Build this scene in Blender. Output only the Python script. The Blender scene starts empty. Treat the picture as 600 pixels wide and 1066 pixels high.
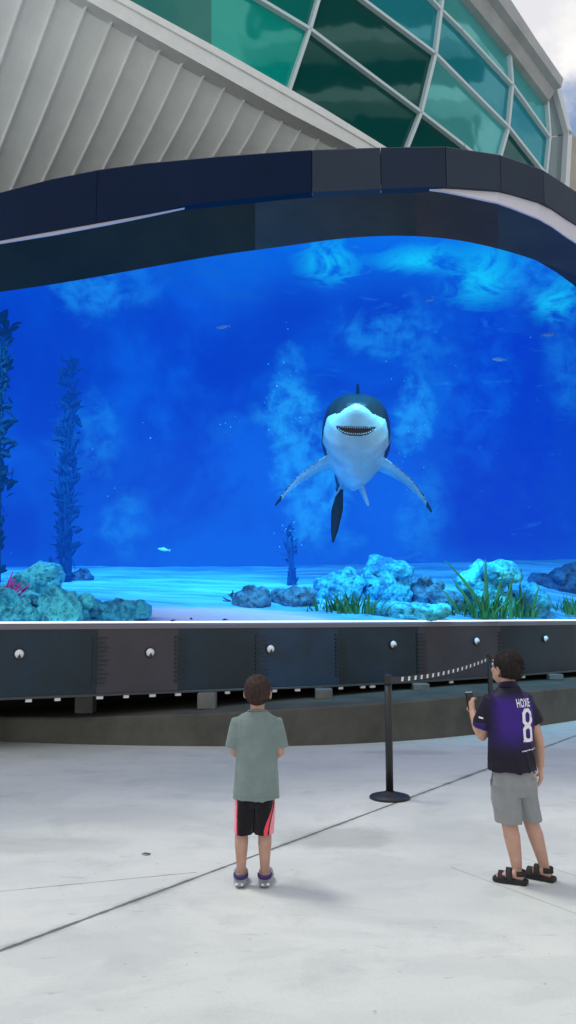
import bpy, bmesh, math, random
from mathutils import Vector, Matrix, noise
from mathutils.bvhtree import BVHTree
R = math.radians
random.seed(7)
scene = bpy.context.scene
COL = scene.collection

# ------------------------------------------------------------------ camera model (survey of the place)
F = 840.0
PITCH = math.atan((640 - 533) / F)
CP, SP = math.cos(PITCH), math.sin(PITCH)
EYE = Vector((0, 0, 1.5))

def ray(px, py):
    x = (px - 300) / F
    y = (533 - py) / F
    return Vector((x, CP - y * SP, SP + y * CP))

def at_y(px, py, Y):
    d = ray(px, py)
    return EYE + d * (Y / d.y)

def at_z(px, py, Z):
    d = ray(px, py)
    return EYE + d * ((Z - 1.5) / d.z)

def on_plane(px, py, p0, n):
    d = ray(px, py)
    return EYE + d * ((p0 - EYE).dot(n) / d.dot(n))

def proj(p):
    q = p - EYE
    zc = q.y * CP + q.z * SP
    return 300 + F * q.x / zc, 533 - F * (-q.y * SP + q.z * CP) / zc

def lerp(a, b, t):
    return a + (b - a) * t

def interp(tab, x):
    if x <= tab[0][0]:
        (x0, y0), (x1, y1) = tab[0], tab[1]
    elif x >= tab[-1][0]:
        (x0, y0), (x1, y1) = tab[-2], tab[-1]
    else:
        for (x0, y0), (x1, y1) in zip(tab, tab[1:]):
            if x0 <= x <= x1:
                break
    return y0 + (y1 - y0) * (x - x0) / (x1 - x0)

def smooth(a, b, x):
    t = max(0.0, min(1.0, (x - a) / (b - a)))
    return t * t * (3 - 2 * t)

# ------------------------------------------------------------------ materials
def mat(name, col, rough=0.6, metal=0.0, spec=0.5, vary=0.0, vscale=6.0, bump=0.0, bscale=80.0, emit=None, estr=0.0, col2=None, coords='Object', rvary=0.0, coat=0.0, stretch=None, sheen=0.0):
    m = bpy.data.materials.new(name)
    m.use_nodes = True
    nt = m.node_tree
    N, L = nt.nodes, nt.links
    b = N['Principled BSDF']
    b.inputs['Base Color'].default_value = (*col, 1)
    b.inputs['Roughness'].default_value = rough
    b.inputs['Metallic'].default_value = metal
    b.inputs['Specular IOR Level'].default_value = spec
    if coat:
        b.inputs['Coat Weight'].default_value = coat
        b.inputs['Coat Roughness'].default_value = 0.05
    if sheen:
        b.inputs['Sheen Weight'].default_value = sheen
    if emit:
        b.inputs['Emission Color'].default_value = (*emit, 1)
        b.inputs['Emission Strength'].default_value = estr
    tc = N.new('ShaderNodeTexCoord')
    src = tc.outputs[coords]
    if stretch:
        mp = N.new('ShaderNodeMapping')
        mp.inputs['Scale'].default_value = stretch
        L.new(src, mp.inputs['Vector'])
        src = mp.outputs['Vector']
    if vary or col2:
        n = N.new('ShaderNodeTexNoise')
        n.inputs['Scale'].default_value = vscale
        n.inputs['Detail'].default_value = 6
        n.inputs['Roughness'].default_value = 0.65
        L.new(src, n.inputs['Vector'])
        r = N.new('ShaderNodeValToRGB')
        c2 = col2 or tuple(max(0, c * (1 - vary)) for c in col)
        c1 = col if col2 else tuple(min(1, c * (1 + vary)) for c in col)
        r.color_ramp.elements[0].position = 0.33
        r.color_ramp.elements[1].position = 0.67
        r.color_ramp.elements[0].color = (*c2, 1)
        r.color_ramp.elements[1].color = (*c1, 1)
        L.new(n.outputs['Fac'], r.inputs['Fac'])
        L.new(r.outputs['Color'], b.inputs['Base Color'])
        if rvary:
            mr = N.new('ShaderNodeMapRange')
            mr.inputs['To Min'].default_value = max(0.02, rough - rvary)
            mr.inputs['To Max'].default_value = min(1, rough + rvary)
            L.new(n.outputs['Fac'], mr.inputs['Value'])
            L.new(mr.outputs['Result'], b.inputs['Roughness'])
    if bump:
        n2 = N.new('ShaderNodeTexNoise')
        n2.inputs['Scale'].default_value = bscale
        n2.inputs['Detail'].default_value = 5
        L.new(src, n2.inputs['Vector'])
        bp = N.new('ShaderNodeBump')
        bp.inputs['Strength'].default_value = bump
        bp.inputs['Distance'].default_value = 0.02
        L.new(n2.outputs['Fac'], bp.inputs['Height'])
        L.new(bp.outputs['Normal'], b.inputs['Normal'])
    return m

class NG:
    """tiny helper for writing node maths"""
    def __init__(s, nt):
        s.nt, s.N, s.L = nt, nt.nodes, nt.links
    def _in(s, sock, v):
        if hasattr(v, 'links') or hasattr(v, 'is_linked'):
            s.L.new(v, sock)
        else:
            sock.default_value = v
    def m(s, op, a, b=0.0, c=0.0, clamp=False):
        n = s.N.new('ShaderNodeMath')
        n.operation = op
        n.use_clamp = clamp
        for i, v in enumerate((a, b, c)):
            s._in(n.inputs[i], v)
        return n.outputs[0]
    def ss(s, v, a, b):
        n = s.N.new('ShaderNodeMapRange')
        n.interpolation_type = 'SMOOTHSTEP'
        s._in(n.inputs['Value'], v)
        n.inputs['From Min'].default_value = a
        n.inputs['From Max'].default_value = b
        return n.outputs[0]
    def noise(s, vec, scale, detail=5, rough=0.6, dist=0.0):
        n = s.N.new('ShaderNodeTexNoise')
        n.inputs['Scale'].default_value = scale
        n.inputs['Detail'].default_value = detail
        n.inputs['Roughness'].default_value = rough
        n.inputs['Distortion'].default_value = dist
        s.L.new(vec, n.inputs['Vector'])
        return n.outputs['Fac']
    def mapping(s, vec, scale=(1, 1, 1), loc=(0, 0, 0)):
        n = s.N.new('ShaderNodeMapping')
        n.inputs['Scale'].default_value = scale
        n.inputs['Location'].default_value = loc
        s.L.new(vec, n.inputs['Vector'])
        return n.outputs[0]
    def mix(s, fac, a, b):
        n = s.N.new('ShaderNodeMix')
        n.data_type = 'RGBA'
        s._in(n.inputs['Factor'], fac)
        for nm, v in ((6, a), (7, b)):
            if isinstance(v, tuple):
                n.inputs[nm].default_value = (*v, 1)
            else:
                s.L.new(v, n.inputs[nm])
        return n.outputs[2]

# ------------------------------------------------------------------ object helpers
def link(name, me, m=None, parent=None, smooth_shade=False):
    o = bpy.data.objects.new(name, me)
    COL.objects.link(o)
    if m is not None:
        for x in (m if isinstance(m, (list, tuple)) else [m]):
            me.materials.append(x)
    if parent is not None:
        o.parent = parent
    if smooth_shade:
        for p in me.polygons:
            p.use_smooth = True
    return o

def obj(name, bm, m=None, parent=None, smooth_shade=False, fix=True):
    if fix:
        bmesh.ops.recalc_face_normals(bm, faces=bm.faces)
    me = bpy.data.meshes.new(name)
    bm.to_mesh(me)
    bm.free()
    return link(name, me, m, parent, smooth_shade)

def tag(o, label=None, cat=None, group=None, kind=None):
    if label: o['label'] = label
    if cat: o['category'] = cat
    if group: o['group'] = group
    if kind: o['kind'] = kind
    return o

def empty(name, loc=(0, 0, 0), **k):
    o = bpy.data.objects.new(name, None)
    o.location = loc
    o.empty_display_size = 0.1
    COL.objects.link(o)
    return tag(o, **k)

def newbm():
    return bmesh.new()

def box(bm, c, size, rot=None):
    r = bmesh.ops.create_cube(bm, size=1.0)
    M = Matrix.Translation(Vector(c)) @ (rot.to_4x4() if rot else Matrix()) @ Matrix.Diagonal((*size, 1))
    bmesh.ops.transform(bm, matrix=M, verts=r['verts'])
    return r['verts']

def quadgrid(bm, rows, closed=False):
    vs = [[bm.verts.new(p) for p in row] for row in rows]
    for a, b in zip(vs, vs[1:]):
        n = len(a)
        for i in range(n if closed else n - 1):
            j = (i + 1) % n
            bm.faces.new((a[i], a[j], b[j], b[i]))
    return vs

def prism(bm, pts, off):
    a = [bm.verts.new(p) for p in pts]
    b = [bm.verts.new(p + off) for p in pts]
    bm.faces.new(a)
    bm.faces.new(b[::-1])
    n = len(a)
    for i in range(n):
        bm.faces.new((a[i], b[i], b[(i + 1) % n], a[(i + 1) % n]))

def tube(bm, pts, rad, n=18, yaw=None, cap=True):
    """rings along pts; rad float or (rx, ry). yaw given: rings stay horizontal, turned by yaw."""
    pts = [Vector(p) for p in pts]
    rows = []
    prev = None
    for i, p in enumerate(pts):
        r = rad[i] if isinstance(rad, (list, tuple)) else rad
        rx, ry = r if isinstance(r, (list, tuple)) else (r, r)
        if yaw is not None:
            yw = yaw[i] if isinstance(yaw, (list, tuple)) else yaw
            u = Vector((math.cos(yw), math.sin(yw), 0))
            v = Vector((-math.sin(yw), math.cos(yw), 0))
        else:
            t = (pts[min(i + 1, len(pts) - 1)] - pts[max(i - 1, 0)]).normalized()
            if prev is None:
                a = Vector((1, 0, 0)) if abs(t.x) < 0.8 else Vector((0, 1, 0))
            else:
                a = prev
            u = (a - t * a.dot(t)).normalized()
            v = t.cross(u)
            prev = u
        rows.append([p + u * (rx * math.cos(2 * math.pi * k / n)) + v * (ry * math.sin(2 * math.pi * k / n)) for k in range(n)])
    vs = quadgrid(bm, rows, closed=True)
    if cap:
        bm.faces.new(vs[0][::-1])
        bm.faces.new(vs[-1])
    return vs

def ball(bm, c, r, M=None, seg=20, rings=14):
    q = bmesh.ops.create_uvsphere(bm, u_segments=seg, v_segments=rings, radius=1.0)
    rr = r if isinstance(r, (list, tuple)) else (r, r, r)
    T = Matrix.Translation(Vector(c)) @ (M.to_4x4() if M else Matrix()) @ Matrix.Diagonal((*rr, 1))
    bmesh.ops.transform(bm, matrix=T, verts=q['verts'])
    return q['verts']

def remeshed(bm, voxel, it=4, fac=0.5):
    bmesh.ops.recalc_face_normals(bm, faces=bm.faces)
    me = bpy.data.meshes.new('work')
    bm.to_mesh(me)
    bm.free()
    o = bpy.data.objects.new('work', me)
    COL.objects.link(o)
    md = o.modifiers.new('r', 'REMESH')
    md.mode = 'VOXEL'
    md.voxel_size = voxel
    md.use_smooth_shade = True
    if it:
        s = o.modifiers.new('s', 'SMOOTH')
        s.iterations = it
        s.factor = fac
    dg = bpy.context.evaluated_depsgraph_get()
    out = bpy.data.meshes.new_from_object(o.evaluated_get(dg), depsgraph=dg)
    bpy.data.objects.remove(o)
    bpy.data.meshes.remove(me)
    for p in out.polygons:
        p.use_smooth = True
    return out

def fbm(p, s, o=4):
    return noise.fractal(Vector(p) * s, 0.9, 2.1, o)

# ================================================================== WORLD, SUN, CAMERA
w = bpy.data.worlds.new('World')
scene.world = w
w.use_nodes = True
g = NG(w.node_tree)
bg = g.N['Background']
SUN_EL, SUN_AZ = R(66), R(-58)      # azimuth measured from +Y towards +X
sky = g.N.new('ShaderNodeTexSky')
sky.sky_type = 'NISHITA'
sky.sun_disc = False
sky.sun_elevation = SUN_EL
sky.sun_rotation = SUN_AZ
sky.air_density = 1.0
sky.dust_density = 1.5
tc = g.N.new('ShaderNodeTexCoord')
vec = tc.outputs['Generated']
cl = g.noise(g.mapping(vec, (1, 1, 1.6), (0.62, 0.2, 0.05)), 2.6, 8, 0.58, 0.25)
cov = g.ss(cl, 0.40, 0.51)
sh = g.noise(g.mapping(vec, (1, 1, 1.6), (1.7, 0.4, 0.3)), 4.0, 6, 0.6, 0.2)
ccol = g.mix(g.ss(sh, 0.40, 0.62), (5.7, 5.7, 6.0), (8.2, 8.0, 7.4))
g.L.new(g.mix(cov, sky.outputs['Color'], ccol), bg.inputs['Color'])
bg.inputs['Strength'].default_value = 0.142

sun = bpy.data.lights.new('sun', 'SUN')
sun.energy = 1.45
sun.angle = R(11)
sun.color = (1.0, 0.96, 0.9)
so = bpy.data.objects.new('sun', sun)
sd = Vector((math.sin(SUN_AZ) * math.cos(SUN_EL), math.cos(SUN_AZ) * math.cos(SUN_EL), math.sin(SUN_EL)))
so.rotation_euler = sd.to_track_quat('Z', 'Y').to_euler()
so.location = sd * 60
COL.objects.link(so)

cam = bpy.data.cameras.new('camera')
cam.sensor_fit = 'VERTICAL'
cam.sensor_height = 36
cam.lens = F * 36 / 1066
cam.clip_end = 2000
co = bpy.data.objects.new('camera', cam)
co.location = EYE
co.rotation_euler = (math.pi / 2 + PITCH, 0, 0)
COL.objects.link(co)
scene.camera = co
scene.view_settings.view_transform = 'Standard'
scene.view_settings.look = 'None'
scene.view_settings.exposure = 0.0
scene.view_settings.gamma = 1.0
scene.cycles.max_bounces = 6
scene.cycles.use_denoising = True

# ================================================================== GROUND
def ground_material():
    m = bpy.data.materials.new('concrete_paving')
    m.use_nodes = True
    g = NG(m.node_tree)
    b = g.N['Principled BSDF']
    pos = g.N.new('ShaderNodeNewGeometry').outputs['Position']
    sep = g.N.new('ShaderNodeSeparateXYZ')
    g.L.new(pos, sep.inputs[0])
    X, Y = sep.outputs[0], sep.outputs[1]
    big = g.noise(g.mapping(pos, (1, 1.6, 1)), 0.45, 5, 0.6, 0.4)
    mid = g.noise(pos, 2.2, 7, 0.65, 0.2)
    fine = g.noise(pos, 60, 3, 0.6)
    brush = g.noise(g.mapping(pos, (3, 90, 1)), 1.0, 4, 0.6)
    col = g.mix(g.ss(big, 0.3, 0.7), (0.535, 0.575, 0.555), (0.655, 0.675, 0.645))
    col = g.mix(g.m('MULTIPLY', g.ss(mid, 0.5, 0.72), 0.35), col, (0.36, 0.38, 0.375))
    col = g.mix(g.m('MULTIPLY', g.ss(fine, 0.45, 0.8), 0.18), col, (0.3, 0.31, 0.31))
    wash = g.noise(g.mapping(pos, (.8, 1.5, 1), (3.1, .7, 0)), 0.75, 6, 0.62, 0.9)
    col = g.mix(g.m('MULTIPLY', g.ss(wash, 0.50, 0.56), 0.24), col, (0.42, 0.465, 0.46))
    wash2 = g.noise(g.mapping(pos, (1, 1.7, 1), (9.1, 4.7, 0)), 1.6, 7, 0.66, 0.6)
    col = g.mix(g.m('MULTIPLY', g.ss(wash2, 0.55, 0.62), 0.22), col, (0.66, 0.68, 0.66))
    speck = g.noise(g.mapping(pos, (1, 1, 1)), 26, 2, 0.5)
    col = g.mix(g.m('MULTIPLY', g.ss(speck, 0.70, 0.76), 0.45), col, (0.22, 0.23, 0.22))
    scuff = g.noise(g.mapping(pos, (2.2, 9, 1), (1.3, 2.2, 0)), 1.7, 5, 0.6, 0.4)
    col = g.mix(g.m('MULTIPLY', g.ss(scuff, 0.63, 0.70), 0.35), col, (0.33, 0.36, 0.36))
    # worn stains; the patch right of the grey boy also paints a shadow
    for (px, py, rx, ry, k, c) in ((352, 872, 0.55, 0.35, 0.42, (0.27, 0.285, 0.27)), (420, 783, 0.6, 0.22, 0.4, (0.3, 0.31, 0.3)),
                                   (40, 880, 0.7, 0.25, 0.3, (0.3, 0.32, 0.32)), (500, 870, 0.9, 0.5, 0.25, (0.33, 0.35, 0.35)),
                                   (330, 775, 1.2, 0.2, 0.25, (0.3, 0.31, 0.3)), (150, 850, 0.8, 0.4, 0.22, (0.34, 0.36, 0.36))):
        p = at_z(px, py, 0)
        dx = g.m('DIVIDE', g.m('SUBTRACT', X, p.x), rx)
        dy = g.m('DIVIDE', g.m('SUBTRACT', Y, p.y), ry)
        d = g.m('SQRT', g.m('ADD', g.m('MULTIPLY', dx, dx), g.m('MULTIPLY', dy, dy)))
        d = g.m('ADD', d, g.m('MULTIPLY', g.m('SUBTRACT', mid, 0.5), 2.0))
        col = g.mix(g.m('MULTIPLY', g.m('SUBTRACT', 1.0, g.ss(d, 0.35, 1.1)), k), col, c)
    # saw-cut joints
    height = g.m('MULTIPLY', brush, 0.15)
    for (a, c, wd, k, xlim) in (((0, 990), (420, 833), 0.0135, 0.85, None), ((0, 928), (205, 908), 0.004, 0.75, (205, 908)),
                          ((470, 903), (600, 951), 0.004, 0.3, None), ((545, 893), (600, 912), 0.003, 0.3, None)):
        pa, pc = at_z(*a, 0), at_z(*c, 0)
        d = (pc - pa).normalized()
        n = Vector((-d.y, d.x, 0))
        off = pa.dot(n)
        dist = g.m('ABSOLUTE', g.m('SUBTRACT', g.m('ADD', g.m('MULTIPLY', X, n.x), g.m('MULTIPLY', Y, n.y)), off))
        dist = g.m('ADD', dist, g.m('MULTIPLY', g.m('SUBTRACT', g.noise(pos, 7, 6, .7), 0.5), wd * 2.2))
        mask = g.m('SUBTRACT', 1.0, g.ss(dist, wd * 0.55, wd * 1.25))
        chip = g.m('SUBTRACT', 1.0, g.ss(dist, wd * 1.0, wd * 4.5))
        if xlim:
            e = at_z(*xlim, 0)
            lim = g.m('LESS_THAN', X, e.x)
            mask, chip = g.m('MULTIPLY', mask, lim), g.m('MULTIPLY', chip, lim)
        elif a[0] > 400:
            lim = g.m('GREATER_THAN', X, pa.x)
            mask, chip = g.m('MULTIPLY', mask, lim), g.m('MULTIPLY', chip, lim)
        col = g.mix(g.m('MULTIPLY', chip, g.m('MULTIPLY', k, g.ss(mid, 0.4, 0.75))), col, (0.22, 0.23, 0.22))
        col = g.mix(g.m('MULTIPLY', mask, k), col, (0.075, 0.085, 0.08))
        height = g.m('SUBTRACT', height, g.m('MULTIPLY', mask, 1.0))
    g.L.new(col, b.inputs['Base Color'])
    b.inputs['Roughness'].default_value = 0.72
    b.inputs['Specular IOR Level'].default_value = 0.35
    bp = g.N.new('ShaderNodeBump')
    bp.inputs['Strength'].default_value = 0.5
    bp.inputs['Distance'].default_value = 0.008
    g.L.new(height, bp.inputs['Height'])
    g.L.new(bp.outputs['Normal'], b.inputs['Normal'])
    return m

bm = newbm()
q = [bm.verts.new(p) for p in ((-400, -400, 0), (400, -400, 0), (400, 400, 0), (-400, 400, 0))]
bm.faces.new(q)
tag(obj('ground', bm, ground_material()), kind='structure')

# small dry leaf on the paving
bm = newbm()
c = at_z(152, 890, 0.0)
prism(bm, [c + Vector(v) for v in ((-.028, 0, .004), (-.008, .014, .009), (.03, .006, .006), (.026, -.008, .004), (0, -.014, .01))], Vector((0, 0, .003)))
tag(obj('fallen_leaf', bm, mat('dry_leaf', (.09, .075, .06), .8)), 'small dark dry leaf lying on pale paving left of the boys', 'leaf')

# ================================================================== PLINTH + SCREEN FRAME
PLB = [(0, 772), (65, 774.5), (130, 776), (200, 777), (300, 777), (380, 774), (450, 769.5), (520, 762), (600, 750)]
PLZ = [(-200, .26), (0, .285), (80, .30), (150, .34), (235, .38), (300, .42), (370, .45), (498, .49), (600, .47), (900, .47)]

def dense(tab, z, x0=0, x1=600, step=20, ext=5.0):
    """surveyed edge -> list of (px, point); carried on past the survey for ext metres at both ends"""
    out = []
    x = x0
    while x <= x1:
        zz = z(x) if callable(z) else z
        out.append((x, at_z(x, interp(tab, x), zz)))
        x += step
    # light smoothing in plan
    P = [p.copy() for _, p in out]
    for _ in range(3):
        Q = [P[0]] + [(P[i - 1] + P[i] * 2 + P[i + 1]) / 4 for i in range(1, len(P) - 1)] + [P[-1]]
        P = Q
    out = [(x, p) for (x, _), p in zip(out, P)]
    a = (P[0] - P[2]).normalized()
    b = (P[-1] - P[-3]).normalized()
    L_, R_ = [], []
    p, q = P[0], P[-1]
    for k in range(1, 11):
        a = (a + Vector((0, 0.03, 0))).normalized()
        b = (b + Vector((0, 0.03, 0))).normalized()
        p = p + a * ext / 10
        q = q + b * ext / 10
        L_.insert(0, (x0 - 12.0 * k * ext / 5 * 2, p))
        R_.append((x1 + 12.0 * k * ext / 5 * 2, q))
    return L_ + out + R_

pl = dense(PLB, 0.0)
bm = newbm()
BACK = Vector((0, 3.4, 0))
rows = []
for px, p in pl:
    z = interp(PLZ, px)
    rows.append([p, p + Vector((0, 0, z - .02)), p + Vector((0, .02, z)), Vector((p.x, p.y + 4.0, z)), Vector((p.x, p.y + 4.0, 0))])
quadgrid(bm, rows)
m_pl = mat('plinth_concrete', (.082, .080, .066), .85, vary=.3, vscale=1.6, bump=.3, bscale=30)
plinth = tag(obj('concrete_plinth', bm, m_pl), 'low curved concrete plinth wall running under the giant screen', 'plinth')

def pl_front(px):
    best = None
    for (a, p), (b, q) in zip(pl, pl[1:]):
        if a <= px <= b:
            return lerp(p, q, (px - a) / (b - a))
    return pl[-1][1]

FB = [(0, 727), (100, 723), (200, 719), (285, 716), (330, 714.5), (440, 709), (520, 704), (600, 698)]
ZFB, ZFT = 0.58, 1.42
fr = dense(FB, ZFB)
fr_pts = [(x, p) for x, p in fr]

def fr_at(px):
    if px <= fr_pts[0][0]: return fr_pts[0][1].copy()
    for (a, p), (b, q) in zip(fr_pts, fr_pts[1:]):
        if a <= px <= b:
            return lerp(p, q, (px - a) / (b - a))
    return fr_pts[-1][1].copy()

def fr_n(px):
    d = (fr_at(px + 8) - fr_at(px - 8)).normalized()
    return Vector((d.y, -d.x, 0)).normalized(), d

frame = empty('screen_frame', fr_at(300) + Vector((0, 0, 0)), label='huge curved dark surround framing the blue underwater screen above and below', cat='screen frame')
bpy.context.view_layer.update()

def part(name, bm, m, sm=False, parent=None):
    o = obj(name, bm, m, None, sm)
    pr = parent or frame
    o.parent = pr
    o.matrix_parent_inverse = Matrix.Translation(pr.matrix_world.translation if pr is not frame else frame.location).inverted() if pr is frame else Matrix()
    return o

m_dark = mat('dark_teal_panel', (.005, .015, .020), .30, spec=.4, col2=(.005, .026, .050), vscale=1.5, rvary=.12)  # bluish patches put the screen's reflection into the panel colour
m_grey = mat('mauve_grey_panel', (.050, .044, .056), .34, spec=.4, vary=.18, vscale=1.2, rvary=.1)
m_slate = mat('slate_reflection_panel', (.008, .022, .034), .30, spec=.4, col2=(.006, .045, .11), vscale=1.3, rvary=.12)  # blue patches are reflected screen glow painted into the colour
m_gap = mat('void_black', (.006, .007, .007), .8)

def frame_strip(x0, x1, z0, z1, off0, off1, m, name):
    xs = [x0] + [x for x, _ in fr_pts if x0 < x < x1] + [x1]
    rows = []
    for x in xs:
        p = fr_at(x)
        n, _ = fr_n(x)
        a, b = p + n * off0, p + n * off1
        rows.append([Vector((a.x, a.y, z0)), Vector((a.x, a.y, z1 - .015)), Vector((a.x - n.x * .015, a.y - n.y * .015, z1)), Vector((b.x, b.y, z1)), Vector((b.x, b.y, z0)), Vector((a.x, a.y, z0))])
    bm = newbm()
    vs = quadgrid(bm, [r[:-1] for r in rows], closed=True)
    bm.faces.new(vs[0]); bm.faces.new(vs[-1][::-1])
    return part(name, bm, m)

XE0, XE1 = fr_pts[0][0], fr_pts[-1][0]
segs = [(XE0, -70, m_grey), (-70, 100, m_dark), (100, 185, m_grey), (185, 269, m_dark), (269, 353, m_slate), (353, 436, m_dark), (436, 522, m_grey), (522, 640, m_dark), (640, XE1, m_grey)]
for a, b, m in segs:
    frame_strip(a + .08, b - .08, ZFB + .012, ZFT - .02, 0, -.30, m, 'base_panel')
frame_strip(XE0, XE1, ZFB, ZFT - .045, -.02, -.28, m_gap, 'backing_panel')
m_white = mat('white_trim', (.80, .80, .84), .35)
m_lit = mat('glowing_white_trim', (.8, .8, .85), .4, emit=(.80, .84, 1.0), estr=.9)  # white trim given emission so its line stays bright
frame_strip(XE0, XE1, ZFT - .018, ZFT + .004, -.005, -.06, m_lit, 'glowing_trim')
m_lip = mat('mauve_lip', (.16, .14, .17), .35)
frame_strip(XE0, XE1, ZFT - .085, ZFT - .022, .012, -.01, m_lip, 'lip_moulding')
frame_strip(XE0, XE1, ZFB - .02, ZFB + .012, .008, -.27, mat('frame_bottom_edge', (.05, .055, .055), .4), 'bottom_rail')
# louvre combs
for a, s in ((101, 1), (187, 1), (271, 1), (354, -1), (438, 1), (523, -1)):
    bm = newbm()
    n, d = fr_n(a)
    p = fr_at(a)
    for k in range(11):
        z = ZFB + .13 + k * .052
        c0 = Vector((p.x, p.y, z)) + n * .008
        ln = .085 + .02 * ((k * 7) % 3)
        pts = [c0 + d * (-.07) + Vector((0, 0, -.013)), c0 + d * (-.07) + Vector((0, 0, .013)), c0 + d * ln + Vector((0, 0, .003)), c0 + d * ln - Vector((0, 0, .003))]
        prism(bm, pts, n * .012)
    part('louvre_comb', bm, m_dark)
# domed lamps along the base
m_chrome = mat('pale_dome', (.82, .83, .84), .22, spec=.6)
m_collar = mat('lamp_collar', (.02, .022, .025), .4)
for px, py in ((18, 679), (155, 679), (281, 676), (409, 671), (496, 667), (568, 664), (-115, 681)):
    n, d = fr_n(px)
    p = fr_at(px)
    dist = (p - EYE).length
    z = 1.5 - (py - 640) * dist / 870
    c = Vector((p.x, p.y, z)) + n * .012
    bm = newbm()
    M = n.to_track_quat('Z', 'Y').to_matrix()
    ball(bm, c, (.052, .052, .04), M, 20, 12)
    e = part('dome_lamp', bm, m_chrome, True)
    bm = newbm()
    bmesh.ops.create_cone(bm, cap_ends=True, segments=24, radius1=.064, radius2=.058, depth=.02, matrix=Matrix.Translation(c) @ M.to_4x4())
    bm2 = newbm()
    f0 = c + n * .030
    prism(bm2, [f0 + Vector((0, 0, .006)), f0 - d * .024 - Vector((0, 0, .046)), f0 + d * .020 - Vector((0, 0, .046))], n * .012)
    o3 = obj('notch', bm2, m_collar)
    o3.parent = e
    o2 = obj('collar', bm, m_collar)
    o2.parent = e
    o2.matrix_parent_inverse = e.matrix_parent_inverse.copy()
    o2.matrix_parent_inverse = (Matrix.Translation(frame.location) @ e.matrix_parent_inverse).inverted() if False else Matrix.Identity(4)
# small white clips hanging under the bottom rail
for px in (30, 60, 104, 131.5, 159, 185.5, 237, 258, 286, 310, 333, 355, 378, 388, 470, 545):
    n, d = fr_n(px)
    p = fr_at(px)
    bm = newbm()
    rot = Matrix((d, -n, Vector((0, 0, 1)))).transposed()
    box(bm, Vector((p.x, p.y, ZFB - .038)) - n * .02, (random.uniform(.06, .085), .03, .034), rot)
    part('white_clip', bm, m_white)
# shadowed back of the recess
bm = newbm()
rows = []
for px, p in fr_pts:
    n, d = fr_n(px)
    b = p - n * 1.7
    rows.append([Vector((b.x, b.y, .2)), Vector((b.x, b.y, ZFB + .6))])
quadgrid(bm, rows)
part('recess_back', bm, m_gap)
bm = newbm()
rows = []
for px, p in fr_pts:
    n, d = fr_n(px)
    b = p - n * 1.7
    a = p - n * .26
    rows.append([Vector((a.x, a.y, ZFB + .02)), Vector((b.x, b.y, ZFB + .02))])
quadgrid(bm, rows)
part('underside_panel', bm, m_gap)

m_sup = mat('support_concrete', (.15, .15, .145), .8, vary=.2, vscale=5, bump=.2)
sup_lab = {90: 'leftmost of the square concrete supports under the screen', 216: 'square concrete support just left of the boy in the grey shirt',
           337: 'square concrete support between grey-shirted boy and the near barrier post', 438: 'square concrete support below the striped barrier belt',
           578: 'rightmost small concrete support, right of the jersey boy'}
for px, lab in sup_lab.items():
    p = pl_front(px)
    z0 = interp(PLZ, px)
    q = fr_at(px)
    yy = max(p.y + .45, q.y - .15) if px > 300 else p.y + .5
    X = (px - 300) / F * (yy / (CP - (-.22) * SP)) 
    bm = newbm()
    box(bm, (X, yy, (z0 + ZFB - .02) / 2), (.22, .22, ZFB - .02 - z0))
    bmesh.ops.bevel(bm, geom=bm.edges[:], offset=.008, segments=1, affect='EDGES')
    tag(obj('concrete_support', bm, m_sup), lab, 'support block', 'concrete supports under the screen')

# ================================================================== CANOPY RING (upper part of the surround)
ZB = 6.3
BB = [(0, 249), (50, 240), (100, 231), (150, 222), (200, 212.5), (300, 202), (325, 200), (397, 196.5), (465, 194), (522, 198), (567, 211.5), (600, 234)]
BT = [(0, 199), (50, 186), (100, 176), (150, 169), (225, 162), (300, 156.5), (325, 155), (397, 152.5), (465, 151.5), (522, 160), (567, 175.5), (600, 197)]
xs = [0, 25, 50, 75, 100, 125, 150, 175, 200, 225, 250, 275, 300, 325, 397, 465, 522, 567, 600]
ring = []
for x in xs:
    p = at_z(x, interp(BB, x), ZB)
    top = at_y(x, interp(BT, x), p.y)
    ring.append((x, p, top.z))
# carry on past the ends
dL = (ring[0][1] - ring[3][1]).normalized(); dR = (ring[-1][1] - ring[-3][1]).normalized()
zl = ring[0][2]; zr = ring[-1][2]
for k in range(1, 9):
    dL = (dL + Vector((0, .035, 0))).normalized()
    dR = (dR + Vector((0, .10, 0))).normalized()
    ring.insert(0, (-28.0 * k, ring[0][1] + dL * .6, zl))
    ring.append((600 + 28.0 * k, ring[-1][1] + dR * .6, zr))

fas_cols = {'navy': mat('navy_fascia', (.0012, .010, .040), .5, spec=.10, vary=.12, vscale=.6), 'grey': mat('slate_fascia', (.022, .034, .056), .5, spec=.2, vary=.1, vscale=.6),
            'mid': mat('blue_slate_fascia', (.009, .020, .044), .5, spec=.2, vary=.1, vscale=.6)}
def ring_seg(x0, x1, m):
    sel = [r for r in ring if x0 <= r[0] <= x1]
    bm = newbm()
    rows = []
    for i, (x, p, zt) in enumerate(sel):
        j = max(0, min(len(sel) - 2, i))
        d = (sel[j + 1][1] - sel[j][1]).normalized()
        n = Vector((d.y, -d.x, 0))
        e = d * (.004 if i == 0 else -.004 if i == len(sel) - 1 else 0)
        f = p + e
        b = f - n * .9
        rows.append([Vector((f.x, f.y, ZB)), Vector((f.x, f.y, zt - .02)), Vector((f.x - n.x * .02, f.y - n.y * .02, zt)), Vector((b.x, b.y, zt)), Vector((b.x, b.y, ZB)), ])
    vs = quadgrid(bm, rows, closed=True)
    bm.faces.new(vs[0]); bm.faces.new(vs[-1][::-1])
    part('fascia_panel', bm, m)
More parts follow.
